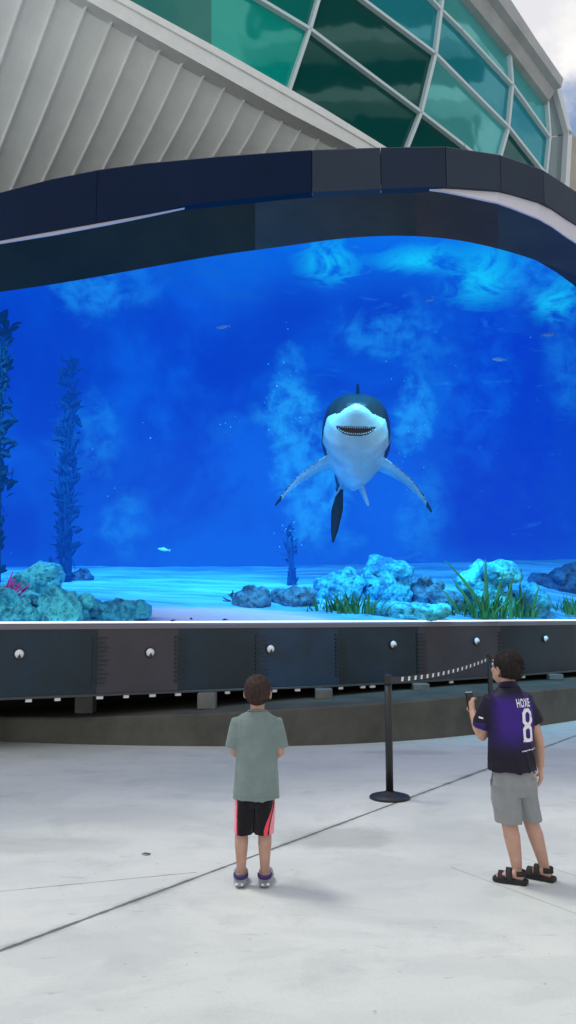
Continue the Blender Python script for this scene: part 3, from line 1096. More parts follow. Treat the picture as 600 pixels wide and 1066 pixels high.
# ================================================================== SHARK
def build_shark():
    bm = newbm()
    # local: nose at origin, body towards +Y, X right (seen from the front), Z up
    prof = [  # s, half width, top, bottom, centre z
        (0.00, .06, .05, .05, 0.10), (0.05, .17, .12, .09, .09), (.15, .29, .24, .15, .07), (.32, .43, .40, .25, .03), (.55, .51, .52, .37, -.02), (.85, .55, .60, .50, -.04),
        (1.20, .57, .63, .62, -.05), (1.60, .57, .64, .68, -.03), (2.1, .50, .58, .62, -.02), (2.6, .40, .46, .46, 0), (3.1, .28, .33, .32, .02), (3.6, .17, .21, .19, .04), (4.0, .10, .12, .10, .05), (4.3, .06, .07, .06, .06)]
    S = 60
    n = 48
    rows = []
    def at(s):
        for a, b in zip(prof, prof[1:]):
            if a[0] <= s <= b[0]:
                t = (s - a[0]) / (b[0] - a[0])
                return [lerp(x, y, t) for x, y in zip(a, b)]
        return list(prof[-1])
    for i in range(S + 1):
        s = 4.3 * (i / S) ** 1.35
        _, w_, tp, bt, cz = at(s)
        row = []
        for k in range(n):
            a = 2 * math.pi * k / n
            ca, sa = math.cos(a), math.sin(a)
            e = .78 if sa > 0 else lerp(.80, 1.42, smooth(.55, 1.25, s))
            x = w_ * math.copysign(abs(ca) ** e, ca)
            z = (tp if sa > 0 else bt) * math.copysign(abs(sa) ** e, sa)
            row.append(Vector((x, s, cz + z)))
        rows.append(row)
    vs = quadgrid(bm, rows, closed=True)
    bm.faces.new(vs[0]); bm.faces.new(vs[-1])
    def fin(sections):
        """sections: (leading point, trailing point, thickness direction*thickness)"""
        rws = []
        for le, te, th in sections:
            le, te, th = Vector(le), Vector(te), Vector(th)
            c1, c2 = lerp(le, te, .3), lerp(le, te, .65)
            rws.append([le, c1 + th, c2 + th * .8, te, c2 - th * .8, c1 - th])
        v = quadgrid(bm, rws, closed=True)
        bm.faces.new(v[0]); bm.faces.new(v[-1])
    for sx in (-1, 1):
        fin([((sx * .38, 1.15, -.26), (sx * .38, 1.95, -.30), (0, 0, .085)), ((sx * .62, 1.32, -.36), (sx * .60, 1.98, -.38), (0, 0, .06)), ((sx * .92, 1.56, -.52), (sx * .88, 2.0, -.53), (0, 0, .045)),
             ((sx * 1.18, 1.82, -.74), (sx * 1.14, 2.08, -.74), (0, 0, .035)), ((sx * 1.36, 2.06, -.96), (sx * 1.34, 2.14, -.96), (0, 0, .026))])
        fin([((sx * .16, 2.55, -.34), (sx * .14, 2.95, -.28), (.05, 0, .04)), ((sx * .27, 2.75, -.50), (sx * .25, 3.0, -.48), (.03, 0, .03)), ((sx * .36, 2.95, -.64), (sx * .35, 3.02, -.64), (.022, 0, .02))])
    fin([((0, 1.45, .42), (0, 2.25, .40), (.06, 0, 0)), ((0, 1.72, .85), (0, 2.25, .80), (.045, 0, 0)), ((0, 2.02, 1.20), (0, 2.32, 1.16), (.034, 0, 0)), ((0, 2.2, 1.42), (0, 2.34, 1.38), (.026, 0, 0))])
    fin([((0, 3.95, .1), (0, 4.35, .06), (.05, 0, 0)), ((0, 4.3, .42), (0, 4.6, .36), (.04, 0, 0)), ((0, 4.7, .85), (0, 4.85, .8), (.03, 0, 0)), ((0, 4.95, 1.1), (0, 5.0, 1.08), (.02, 0, 0))])
    fin([((0, 3.95, .02), (0, 4.35, .06), (.05, 0, 0)), ((0, 4.22, -.36), (0, 4.5, -.28), (.12, 0, 0)), ((0, 4.4, -.72), (0, 4.58, -.66), (.08, 0, 0)), ((0, 4.52, -.95), (0, 4.58, -.93), (.022, 0, 0))])
    me = remeshed(bm, .017, 3, .5)
    # mouth: pushed-in crescent
    def mouth_f(x, s):
        half = .062 * max(0, 1 - (abs(x) / .31) ** 2.6)
        mid = .275 + .35 * half + .12 * x * x
        return abs(s - mid) - half, half
    for v in me.vertices:
        if v.co.z < -.03 and v.co.y < .8 and abs(v.co.x) < .34:
            d, h = mouth_f(v.co.x, v.co.y)
            if h > .004 and d < 0:
                v.co.z += .12 * min(1, -d / .03)
    mats = [mat('shark_back_grey', (.014, .022, .028), .4, vary=.25, vscale=3), mat('shark_belly_white', (.34, .52, .58), .5, vary=.22, vscale=2.2), mat('shark_mouth_dark', (.03, .012, .02), .6), mat('shark_gill', (.012, .02, .03), .6)]
    for m in mats: me.materials.append(m)
    for p in me.polygons:
        c, nn = p.center, p.normal
        s = c.y
        k = 1
        # counter-shading line, rising over the snout, dropping along flank
        line = interp([(0, .02), (.15, .03), (.4, .05), (.8, .0), (1.4, -.05), (2.2, -.14), (3.2, -.1), (4.2, -.05), (5.2, -.3)], s) + .02 * fbm(c, 3, 3)
        if s < .9: line += .10 * max(0, 1 - (abs(c.x) / .24) ** 2) - 2.6 * max(0, abs(c.x) - .45) * smooth(.1, .5, s)
        if c.z > line or (1.0 < s < 3.7 and abs(c.x) > .47 - .1 * max(0, s - 1.6) and abs(c.x) < .62 and c.z > -.30): k = 0
        # fins
        if abs(c.x) > .60: k = 0 if nn.z > .02 or nn.y < -.5 or abs(c.x) > 1.24 else 1
        if s > 3.75: k = 0
        if s > 2.5 and s < 3.05 and c.z < -.42: k = 1
        if c.z < -.03 and s < .8 and abs(c.x) < .34:
            d, h = mouth_f(c.x, c.y)
            if h > .006 and d < .006: k = 2
        if abs(c.x) > .38 and -.30 < c.z < .14 and .98 < s < 1.36 and abs(c.x) < .62:
            if (s * 11) % 1 < .30: k = 3
        p.material_index = k
    o = link('shark', me)
    # teeth
    bm = newbm()
    for i in range(17):
        x = -.26 + .52 * i / 16
        for sgn in (-1, 1):
            half = .062 * max(0, 1 - (abs(x) / .31) ** 2.6)
            mid = .275 + .35 * half + .12 * x * x
            s = mid + sgn * half * .85
            _, w_, tp, bt, cz = at(s)
            z = cz - bt * max(.02, 1 - (abs(x) / w_) ** 2.56) ** .39
            h = .062 * (1 - abs(x) * 1.6)
            y2 = s - sgn * h
            b1, b2, b3 = Vector((x - .014, s, z + .012)), Vector((x + .014, s, z + .012)), Vector((x, s, z + .04))
            tip = Vector((x, y2, z - .002))
            a = [bm.verts.new(q) for q in (b1, b2, b3, tip)]
            for f in ((0, 1, 2), (0, 1, 3), (1, 2, 3), (2, 0, 3)):
                bm.faces.new([a[j] for j in f])
    t = obj('teeth', bm, mat('tooth_white', (.34, .42, .45), .4), o)
    es = []
    m_eb = mat('eye_black', (.004, .004, .005), .1)
    for sx in (-1, 1):
        bm = newbm()
        ball(bm, (sx * .405, .50, .13), (.03, .035, .035), None, 14, 10)
        es.append(obj('eye', bm, m_eb, o, True))
    # bend: tail swings to the left of the picture and drops a little
    for ob in [o, t] + es:
        for v in ob.data.vertices:
            s = max(0, v.co.y - 1.5)
            v.co.x += -.045 * s * s
            v.co.z += -.012 * s * s
    return o
shark = build_shark()
tag(shark, 'great shark with white belly and open toothed mouth swimming head-on towards viewer', 'shark')
shark.location = at_y(371, 429, 12.2)
shark.rotation_euler = (R(-7), R(3), R(-5))
shark.scale = (1.03, 1.03, 1.03)

# ================================================================== BUILDING ABOVE
P0 = at_y(90, 0, 11.0)
d = ray(385, 152)
P1 = EYE + d * ((P0.z - 1.5) / d.z)
DL = (P1 - P0).normalized()                        # along the eaves, going right and back
NH = Vector((DL.y, -DL.x, 0)).normalized()         # outwards, towards the viewer
if NH.y > 0: NH = -NH
LEAN = R(4)
NW = (NH * math.cos(LEAN) - Vector((0, 0, 1)) * math.sin(LEAN)).normalized()
UPW = NW.cross(DL).normalized()
if UPW.z < 0: UPW = -UPW
VD = (-NH * 1.7 + Vector((0, 0, -1))).normalized()   # down the under-slung cladding
NC = VD.cross(DL).normalized()
if NC.dot(NH) < 0: NC = -NC
bld = empty('aquarium_building', (2.0, 16, 0), label='modern building with ribbed grey underside and tilted band of teal windows', cat='building')
BLOC = Matrix.Translation(bld.location).inverted()
def bpart(name, bm, m, sm=False, parent=None):
    o = obj(name, bm, m, None, sm)
    o.parent = parent or bld
    if parent is None:
        o.matrix_parent_inverse = BLOC
    return o
def W_(px, py, out=0.0):
    return on_plane(px, py, P0 + NW * out, NW)
# cladding
m_clad = mat('ribbed_metal_cladding', (.86, .88, .87), .5, vary=.05, vscale=2.0, stretch=(1, 1, .3))
bm = newbm()
pitch = .435
prev = None
s = -5.2
cols = []
while s < 7.2:
    top = P0 + DL * s + VD * .02
    L_ = .3
    while L_ < 5.5:
        q = top + VD * L_
        x, y = proj(q)
        if y > interp(BT, max(-80, min(600, x))) + 26: break
        L_ += .05
    cols.append((s, top, L_))
    s += pitch
for (s0, a, la), (s1, b, lb) in zip(cols, cols[1:]):
    rows = []
    nseg = 8
    for i in range(nseg + 1):
        t = i / nseg
        bow = NC * (.10 * math.sin(math.pi * t))
        r = []
        for u, dz in ((0, 0), (.03, -.012), (.5, -.02), (.97, -.012), (1, 0)):
            r.append(lerp(a + VD * la * t, b + VD * lb * t, u) + bow + NC * dz)
        rows.append(r)
    quadgrid(bm, rows)
    # standing seam
    rows = []
    for i in range(nseg + 1):
        t = i / nseg
        c = a + VD * la * t + NC * (.10 * math.sin(math.pi * t))
        rows.append([c - DL * .014 - NC * .02, c - DL * .010 + NC * .05, c + DL * .010 + NC * .05, c + DL * .014 - NC * .02])
    vs = quadgrid(bm, rows, closed=True)
    bm.faces.new(vs[0]); bm.faces.new(vs[-1])
bpart('cladding', bm, m_clad)

# eaves beam between cladding and glass
TL = [(-160, -146), (90, 0), (300, 117), (350, 143), (420, 180)]
TU = [(-160, -182), (130, 0), (300, 92), (397, 152), (450, 186)]
m_alu = mat('pale_aluminium', (.80, .81, .80), .42, vary=.05)
m_mul = mat('mullion_aluminium', (.55, .66, .70), .4)
bm = newbm()
lo = [W_(x, interp(TL, x), .10) for x in (-160, -20, 90, 200, 300, 350, 420)]
up = [W_(x, interp(TU, x), .10) for x in (-120, 25, 130, 235, 335, 397, 450)]
rows = []
for a, b in zip(lo, up):
    e = (b - a)
    rows.append([a - NW * .3, a, a + e * .62 + NW * .02, a + e * .66 + NW * .05, b + NW * .05, b - NW * .3])
vs = quadgrid(bm, rows, closed=True)
bm.faces.new(vs[0]); bm.faces.new(vs[-1])
bpart('eaves_beam', bm, m_alu)

def strip_bar(bm, pts, wpx, out=.04, depth=.10):
    """square bar following surveyed points on the glazing plane"""
    P = [W_(x, y, 0) for x, y in pts]
    for a, b in zip(P, P[1:]):
        dd = (b - a).normalized()
        sd = NW.cross(dd).normalized()
        wm = wpx * ((a + b) / 2 - EYE).length / F / 2
        a2, b2 = a - dd * wm * .6, b + dd * wm * .6
        prism(bm, [a2 - sd * wm + NW * out, a2 + sd * wm + NW * out, b2 + sd * wm + NW * out, b2 - sd * wm + NW * out], -NW * depth)
B_ = [(60, -125), (270, 0), (322, 31), (437, 117), (482, 152), (520, 182)]
A_ = [(240, -118), (377, 0), (452, 56), (530, 134), (559, 171), (575, 192)]
C_ = [(340, -118), (449, 0), (460, 12), (480, 31.5), (533, 89), (571, 142)]
M0 = [(368, -126), (331, 0), (322, 31), (300, 96)]
M1 = [(190, -118), (160, 10)]
M2 = [(474, -110), (460, 0), (453, 56), (438, 117), (418, 168)]
M3 = [(519, 20), (530, 49.5), (533, 89), (528.5, 135), (518, 172)]
M4 = [(569, 100), (572, 142), (567, 192)]
bm = newbm()
for ln, wd in ((B_, 2.9), (A_, 2.7), (C_, 2.4), (M0, 3.2), (M2, 3.2), (M3, 2.8), (M4, 2.4)):
    strip_bar(bm, ln, wd, out=.05 if ln in (B_, A_, C_) else .046)
bpart('window_frame', bm, m_mul)

def glass(name, col, rough=.04, spec=.5, metal=.35):
    m = mat(name, col, rough, spec=spec, metal=metal)
    nt = m.node_tree
    g = NG(nt)
    b = g.N['Principled BSDF']
    o = g.N.new('ShaderNodeTexCoord').outputs['Object']
    n = g.noise(g.mapping(o, (1, 1, 1)), 1.1, 1.5, .45, .1)
    bp = g.N.new('ShaderNodeBump')
    bp.inputs['Strength'].default_value = .10
    bp.inputs['Distance'].default_value = .055
    g.L.new(n, bp.inputs['Height'])
    g.L.new(bp.outputs['Normal'], b.inputs['Normal'])
    return m
GL = {'teal': glass('teal_glass', (.0, .36, .30), metal=.2), 'green': glass('green_glass', (.0, .17, .145), metal=.12), 'dark': glass('dark_green_glass', (.002, .085, .078), spec=.5, metal=.30),
      'blue': glass('blue_teal_glass', (.015, .28, .34)), 'pale': glass('pale_teal_glass', (.09, .44, .45))}  # tints differ to put sky and building reflections into the colour

panes = [
    ([(-160, -190), (60, -125), (222, -28), (222, 50), (130, 0)], 'green'),
    ([(222, -28), (270, 0), (322, 31), (302, 96), (222, 50)], 'teal'),  # same opening as the pane before; brighter tint is a painted reflection
    ([(322, 31), (437, 117), (420, 166), (397, 152), (302, 93)], 'dark'),
    ([(437, 117), (482, 152), (510, 174), (418, 168)], 'dark'),
    ([(60, -125), (240, -118), (330, 0), (322, 31), (270, 0)], 'green'),
    ([(331, 0), (364, -112), (240, -118), (377, 0), (452, 56), (437, 117), (322, 31)], 'dark'),
    ([(453, 56), (529, 134), (520, 170), (500, 168), (482, 152), (438, 117)], 'pale'),
    ([(529, 134), (559, 171), (566, 190), (519, 172)], 'dark'),
    ([(377, 0), (364, -10), (420, -60), (449, 0), (459, 11), (453, 56)], 'blue'),
    ([(459, 11), (533, 89), (529, 134), (453, 56)], 'blue'),
    ([(533, 89), (571, 142), (568, 180), (559, 171), (529, 134)], 'blue'),
    ([(420, -30), (489, 0), (530, 49), (533, 89), (460, 12), (449, 0)], 'pale'),
    ([(530, 49), (572, 105), (571, 142), (533, 89)], 'pale'),
]
# windows: convex strips clipped to their openings by the frame in front
def pane(pts, m, lift):
    P = [W_(x, y, 0) for x, y in pts]
    bm = newbm()
    off = NW * (-.05 - lift)
    prism(bm, [p + off for p in P], -NW * .03)
    bmesh.ops.triangulate(bm, faces=[f for f in bm.faces if len(f.verts) > 4])
    return bpart('window_pane', bm, GL[m])
simple = {3: [(60, -125), (366, -118), (330, 0), (322, 31), (270, 0)], 4: [(331, 0), (366, -118), (470, -110), (377, 0), (452, 56), (437, 117), (322, 31)],
          7: [(377, 0), (366, -12), (452, -110), (474, -110), (460, 0), (459, 11), (453, 56)], 10: [(449, 0), (462, -60), (489, 0), (530, 49), (533, 89), (460, 12)]}
panes[5] = ([(331, 0), (340, -28), (377, 0), (452, 56), (437, 117), (322, 31)], 'dark')
panes[4] = ([(60, -125), (220, -110), (340, -28), (331, 0), (322, 31), (270, 0)], 'green')
panes[8] = ([(377, 0), (340, -28), (420, -32), (449, 0), (459, 11), (453, 56)], 'blue')
panes[11] = ([(449, 0), (420, -32), (462, -34), (489, 0), (530, 49), (533, 89), (460, 12)], 'pale')
for i, (pts, m) in enumerate(panes):
    pane(pts, m, .0015 * (i % 3))
# upper panes out of frame, one per bay, keep the band going upward
for pts, m in (([(220, -110), (60, -125), (200, -240), (420, -240), (340, -28)], 'green'), ([(340, -28), (420, -240), (470, -150), (462, -34), (420, -32)], 'blue')):
    pane(pts, m, .004)
# roof edge
m_roof = mat('roof_edge_metal', (.36, .37, .38), .5, vary=.12, vscale=1.5)
RI = [(470, -22), (489, 0), (530, 49.5), (572, 105)]
RO = [(494, -28), (517, 0), (548, 47), (576, 87)]
bm = newbm()
rows = []
for (a, b) in zip(RI, RO):
    p, q = W_(*a, .12), W_(*b, .12)
    e = q - p
    rows.append([p - NW * .4, p, p + e * .45 + NW * .10, p + e * .5 + NW * .28, q + NW * .28, q - NW * .6])
vs = quadgrid(bm, rows, closed=True)
bm.faces.new(vs[0]); bm.faces.new(vs[-1])
bpart('roof_edge', bm, m_roof)
bm = newbm()
rows = []
for (a, b) in zip([(489 - 60, -70), (470, -22)], [(517 - 75, -95), (494, -28)]):
    p, q = W_(*a, .12), W_(*b, .12)
    e = q - p
    rows.append([p - NW * .4, p, p + e * .45 + NW * .10, p + e * .5 + NW * .28, q + NW * .28, q - NW * .6])
vs = quadgrid(bm, rows, closed=True)
bm.faces.new(vs[0]); bm.faces.new(vs[-1])
bpart('roof_edge', bm, m_roof)
# end panels and corner post at the right end
m_end = mat('grey_glass_end_panel', (.15, .21, .23), .2)
for pts in ([(572, 105), (577, 90), (589, 139), (572, 142)], [(572, 143.5), (589, 140.5), (586, 196), (567, 192)]):
    pane_b = newbm()
    P = [W_(x, y, -.02) for x, y in pts]
    prism(pane_b, P, -NW * .04)
    bpart('end_panel', pane_b, m_end)
bm = newbm()
strip_bar(bm, [(575, 86), (589.5, 140), (586, 200)], 6.5, .12, .3)
bpart('corner_post', bm, mat('white_post', (.62, .66, .70), .4))
# body of the building behind the glass and above the screen, so that the band is not a free-standing sheet
bm = newbm()
bk = -NH * 3.0
q = [W_(-160, -190, -.3), W_(130, 0, -.3), W_(420, 172, -.3), W_(568, 186, -.3), W_(572, 105, -.3), W_(489, 0, -.3), W_(420, -150, -.3)]
prism(bm, q, bk)
bmesh.ops.triangulate(bm, faces=[f for f in bm.faces if len(f.verts) > 4])
bpart('building_body', bm, mat('dark_interior', (.02, .03, .03), .9))
# beige wing further back on the right
bm = newbm()
a = at_y(589, 127, 24); b = at_y(640, 196, 24)
y0 = 24
for p in ():
    pass
pts = [at_y(580, 118, y0), at_y(601, 145, y0), at_y(660, 222, y0), at_y(660, 330, y0), at_y(580, 330, y0)]
pts = [Vector((p.x, p.y, max(p.z, 0))) for p in pts]
pts[3].z = 0; pts[4].z = 0
prism(bm, pts, Vector((0, 6, 0)))
tag(obj('beige_wing', bm, mat('beige_render', (.40, .37, .31), .8, vary=.1, vscale=1)), 'beige sloping wall of a rear wing at the right edge under the clouds', 'building')

# a pale balcony block on the far side of the plaza; the tilted windows mirror it
bo = empty('balcony_block', (42, 6, 0), label='tall dark block with pale balconies across the plaza, mirrored in the tilted windows', cat='building')
bm = newbm()
box(bm, (4, 2, 21), (7, 17, 42))
obj('wall', bm, mat('dark_wall', (.035, .05, .05), .8), bo)  # facade's own dark colour
m_slab = mat('white_slab', (.85, .85, .83), .7)
for z in (33.0, 37.2):
    bm = newbm()
    box(bm, (-.6, 2, z), (2.6, 17.6, 1.0))
    obj('balcony', bm, m_slab, bo)

# ================================================================== BARRIER POSTS
m_blk = mat('black_powder_coat', (.012, .014, .015), .45, vary=.15, vscale=20)
m_rub = mat('black_base', (.010, .013, .014), .55, vary=.3, vscale=12, bump=.1)
def post(px, py, label):
    c = at_z(px, py, 0)
    o = empty('barrier_post', c, label=label, cat='barrier post', group='belt barrier posts')
    bm = newbm()
    prof = [(.0, .0), (.165, .0), (.168, .012), (.160, .022), (.11, .036), (.055, .048), (.036, .060), (0, .060)]
    rows = [[Vector((r * math.cos(2 * math.pi * k / 40), r * math.sin(2 * math.pi * k / 40), z)) for k in range(40)] for r, z in prof[1:-1]]
    vs = quadgrid(bm, rows, closed=True)
    bm.faces.new(vs[0]); bm.faces.new(vs[-1])
    obj('base', bm, m_rub, o, True)
    bm = newbm()
    tube(bm, [(0, 0, .055), (0, 0, .5), (0, 0, .93)], [.031, .031, .031], 24, yaw=0)
    obj('pole', bm, m_blk, o, True)
    bm = newbm()
    tube(bm, [(0, 0, .925), (0, 0, .93), (0, 0, .99), (0, 0, 1.0), (0, 0, 1.004)], [.030, .036, .036, .033, .024], 24, yaw=0)
    obj('belt_head', bm, m_blk, o)
    return c
c1 = post(406, 831, 'near black belt barrier post with round base between the two boys')
c2 = post(512.5, 766, 'far black belt barrier post half hidden behind the boy in the purple jersey')
# belt between the posts
bm = newbm(); bw = newbm()
dv = (c2 - c1); dv.z = 0
L_ = dv.length
dn = dv.normalized()
sdv = Vector((dn.y, -dn.x, 0))
NS = 60
def belt_c(t):
    return c1 + dn * lerp(.03, L_ - .03, t) + Vector((0, 0, .955 - .05 * 4 * t * (1 - t)))
rows = []
for i in range(NS + 1):
    c = belt_c(i / NS)
    rows.append([c + sdv * .0015 + Vector((0, 0, .024)), c - sdv * .0015 + Vector((0, 0, .024)), c - sdv * .0015 - Vector((0, 0, .024)), c + sdv * .0015 - Vector((0, 0, .024))])
vs = quadgrid(bm, rows, closed=True)
bm.faces.new(vs[0]); bm.faces.new(vs[-1])
belt = tag(obj('barrier_belt', bm, mat('belt_black', (.02, .022, .026), .7)), 'black belt with white stripes stretched between the two barrier posts', 'barrier belt')
n_st = 18
m_bw = mat('belt_white', (.8, .8, .78), .6)
for i in range(n_st):
    t0 = .08 + .90 * i / n_st
    t1 = t0 + .016
    c, e = belt_c(t0), belt_c(t1)
    for sgn in (1,):
        off = sdv * .003 * sgn
        sk = dn * .016
        bw = newbm()
        v = [bw.verts.new(q) for q in (c + off - Vector((0, 0, .018)), e + off - Vector((0, 0, .018)), e + off + sk + Vector((0, 0, .018)), c + off + sk + Vector((0, 0, .018)))]
        bw.faces.new(v)
        obj('white_stripe', bw, m_bw, belt)

# ================================================================== PEOPLE
m_skin = mat('skin_light', (.47, .27, .20), .55, vary=.10, vscale=14)
m_skin2 = mat('skin_light_tan', (.50, .29, .215), .55, vary=.10, vscale=14)
m_eye = mat('eye_white', (.75, .75, .73), .3)

def hand(bm, wrist, dirv, palm_n, side, curl=.35, size=1.0):
    """palm and five fingers. dirv: towards fingertips, palm_n: direction the palm faces, side: +1 thumb on dirv x palm_n side"""
    d = Vector(dirv).normalized()
    pn = Vector(palm_n)
    pn = (pn - d * pn.dot(d)).normalized()
    sd = d.cross(pn).normalized() * side
    wrist = Vector(wrist)
    L_ = .072 * size
    a = wrist + d * L_ * .1
    b = wrist + d * L_
    rows = []
    for t, wd, th in ((-.15, .019, .015), (.2, .025, .013), (.6, .031, .012), (1.0, .030, .010)):
        c = wrist + d * L_ * t
        rows.append([c + sd * (wd * size * math.cos(2 * math.pi * k / 14)) + pn * (th * size * math.sin(2 * math.pi * k / 14)) for k in range(14)])
    vs = quadgrid(bm, rows, closed=True)
    bm.faces.new(vs[0]); bm.faces.new(vs[-1])
    for i, ln in enumerate((.052, .060, .056, .044)):
        o = (.0225 - .015 * i) * size
        p = b - d * .012 * size + sd * o
        pts, rad = [p], [.0082 * size]
        ang = .10 * curl
        for j, fr_ in enumerate((.45, .32, .23)):
            ang += curl * (.55 + .25 * j)
            dd = d * math.cos(ang) + pn * math.sin(ang) + sd * (.10 - .065 * i) * (1 - curl)
            p = p + dd.normalized() * (ln + (.012 if j == 0 else 0)) * fr_ * size * 1.1
            pts.append(p)
            rad.append((.0078 - .0008 * j) * size)
        tube(bm, pts, rad, 9)
    p = wrist + d * L_ * .25 + sd * .018 * size
    pts = [p, p + (d * .55 + sd * .7 + pn * .25).normalized() * .026 * size, p + (d * .75 + sd * .5 + pn * .55).normalized() * .048 * size, p + (d * .85 + sd * .32 + pn * .75).normalized() * .064 * size]
    tube(bm, pts, [.012 * size, .010 * size, .0085 * size, .007 * size], 9)

def head(bm, c, M, s=1.0):
    """skull, face, nose, lips, ears. M turns the head; local +Y is the face direction."""
    def T(v): return Vector(c) + M @ (Vector(v) * s)
    ball(bm, T((0, -.008, .018)), (.070 * s, .084 * s, .080 * s), M, 26, 18)
    ball(bm, T((0, .022, -.030)), (.055 * s, .060 * s, .066 * s), M, 22, 16)
    ball(bm, T((0, .066, -.070)), (.022 * s, .018 * s, .020 * s), M, 12, 10)
    tube(bm, [T((0, .070, .012)), T((0, .090, -.022)), T((0, .080, -.034))], [.007 * s, .012 * s, .009 * s], 10)
    ball(bm, T((0, .076, -.050)), (.020 * s, .008 * s, .007 * s), M, 12, 8)
    ball(bm, T((0, .074, .024)), (.045 * s, .012 * s, .008 * s), M, 12, 8)
    for sx in (-1, 1):
        ball(bm, T((sx * .073, -.006, -.012)), (.009 * s, .020 * s, .030 * s), M, 12, 10)
        ball(bm, T((sx * .038, .050, -.022)), (.020 * s, .018 * s, .018 * s), M, 12, 8)

def face_bits(parent, c, M, s=1.0):
    def T(v): return Vector(c) + M @ (Vector(v) * s)
    for sx in (-1, 1):
        bm = newbm()
        ball(bm, T((sx * .029, .071, .004)), (.0125 * s, .008 * s, .0085 * s), M, 12, 10)
        e = obj('eye', bm, m_eye, parent, True)
        bm = newbm()
        ball(bm, T((sx * .029, .0775, .004)), (.006 * s, .003 * s, .006 * s), M, 10, 8)
        obj('iris', bm, mat('iris_brown', (.05, .03, .02), .2), e, True)
    bm = newbm()
    ball(bm, T((0, .083, -.050)), (.017 * s, .004 * s, .004 * s), M, 10, 8)
    obj('lips', bm, mat('lips', (.42, .16, .14), .5), parent, True)

def hair(parent, c, M, s, m, front, nape, grow, seed, tuft=.004):
    """closed cap: outside the skull where hair grows, tucked inside it elsewhere"""
    bm = newbm()
    q = bmesh.ops.create_icosphere(bm, subdivisions=5, radius=1.0)
    for v in bm.verts:
        p = v.co.copy()
        k = smooth(-.10, .10, front(p)) * smooth(-.12, .06, nape(p))
        f = noise.noise(Vector((p.x * 9, p.y * 9, p.z * 3)) + Vector((seed, 0, 0)))
        f2 = noise.noise(Vector((p.x * 26, p.y * 26, p.z * 7)) + Vector((seed, 3, 0)))
        r = lerp(.86, 1.0 + grow + tuft * 10 * (f * .6 + f2 * .4) * .35, k)
        base = Vector((p.x * .072, p.y * .087 - .008, p.z * .083 + .018))
        v.co = Vector(c) + M @ (base * r * s)
    base_pts = []
    rr = random.Random(int(seed * 10) + 3)
    bm.normal_update()
    fs = list(bm.faces)
    for f in rr.sample(fs, 1700):
        c0 = f.calc_center_median()
        n = f.normal
        loc = M.inverted() @ ((c0 - Vector(c)) / s)
        p = Vector((loc.x / .072, (loc.y + .008) / .087, (loc.z - .018) / .083)).normalized()
        if smooth(-.10, .10, front(p)) * smooth(-.12, .06, nape(p)) < .9: continue
        base_pts.append((c0, n.copy()))
    for c0, n in base_pts:
        flow = M @ Vector((rr.gauss(0, .35), -.35 + rr.gauss(0, .3), -.9 + rr.gauss(0, .2)))
        t = (flow - n * flow.dot(n)).normalized()
        L_ = (.010 + tuft * 2.2) * rr.uniform(.6, 1.3)
        e = c0 + t * L_ + n * L_ * rr.uniform(.12, .45)
        u_ = t.cross(n) * (.0016 + tuft * .12)
        a = [bm.verts.new(q) for q in (c0 - u_ - n * .001, c0 + u_ - n * .001, lerp(c0, e, .5) + n * L_ * .12, e)]
        bm.faces.new((a[0], a[1], a[2])); bm.faces.new((a[0], a[2], a[3])); bm.faces.new((a[1], a[3], a[2]))
    return obj('hair', bm, m, parent, True, fix=False)

def hair_mat(name, c1, c2):
    return mat(name, c1, .55, col2=c2, vscale=60, stretch=(1, 1, .25), bump=.5, bscale=140, spec=.25)

def wrinkle(me, amp, sc, seed, zmin=-9, zmax=9, st=.35, fold=.8):
    ns = [v.normal.copy() for v in me.vertices]
    for v, n in zip(me.vertices, ns):
        p = v.co
        a = noise.noise(Vector((p.x * sc, p.y * sc, p.z * sc * st)) + Vector((seed, seed, 0)))
        b = noise.noise(Vector((p.x * sc * 2.3, p.y * sc * 2.3, p.z * sc * .9)) + Vector((0, seed, 4)))
        q = noise.noise(Vector((p.x * sc * 1.1 + p.z * sc * .25, p.y * sc * .8, p.z * sc * .22 - p.x * sc * .1)) + Vector((seed * 2, 1, seed)))
        f = max(0.0, 1 - abs(q) * 5.0) ** 2
        v.co += n * amp * (a + .45 * b + fold * f)

def fabric(name, col, sc=420, rough=.9, vary=.08):
    return mat(name, col, rough, vary=vary, vscale=9, bump=.25, bscale=sc, spec=.2, sheen=.15)

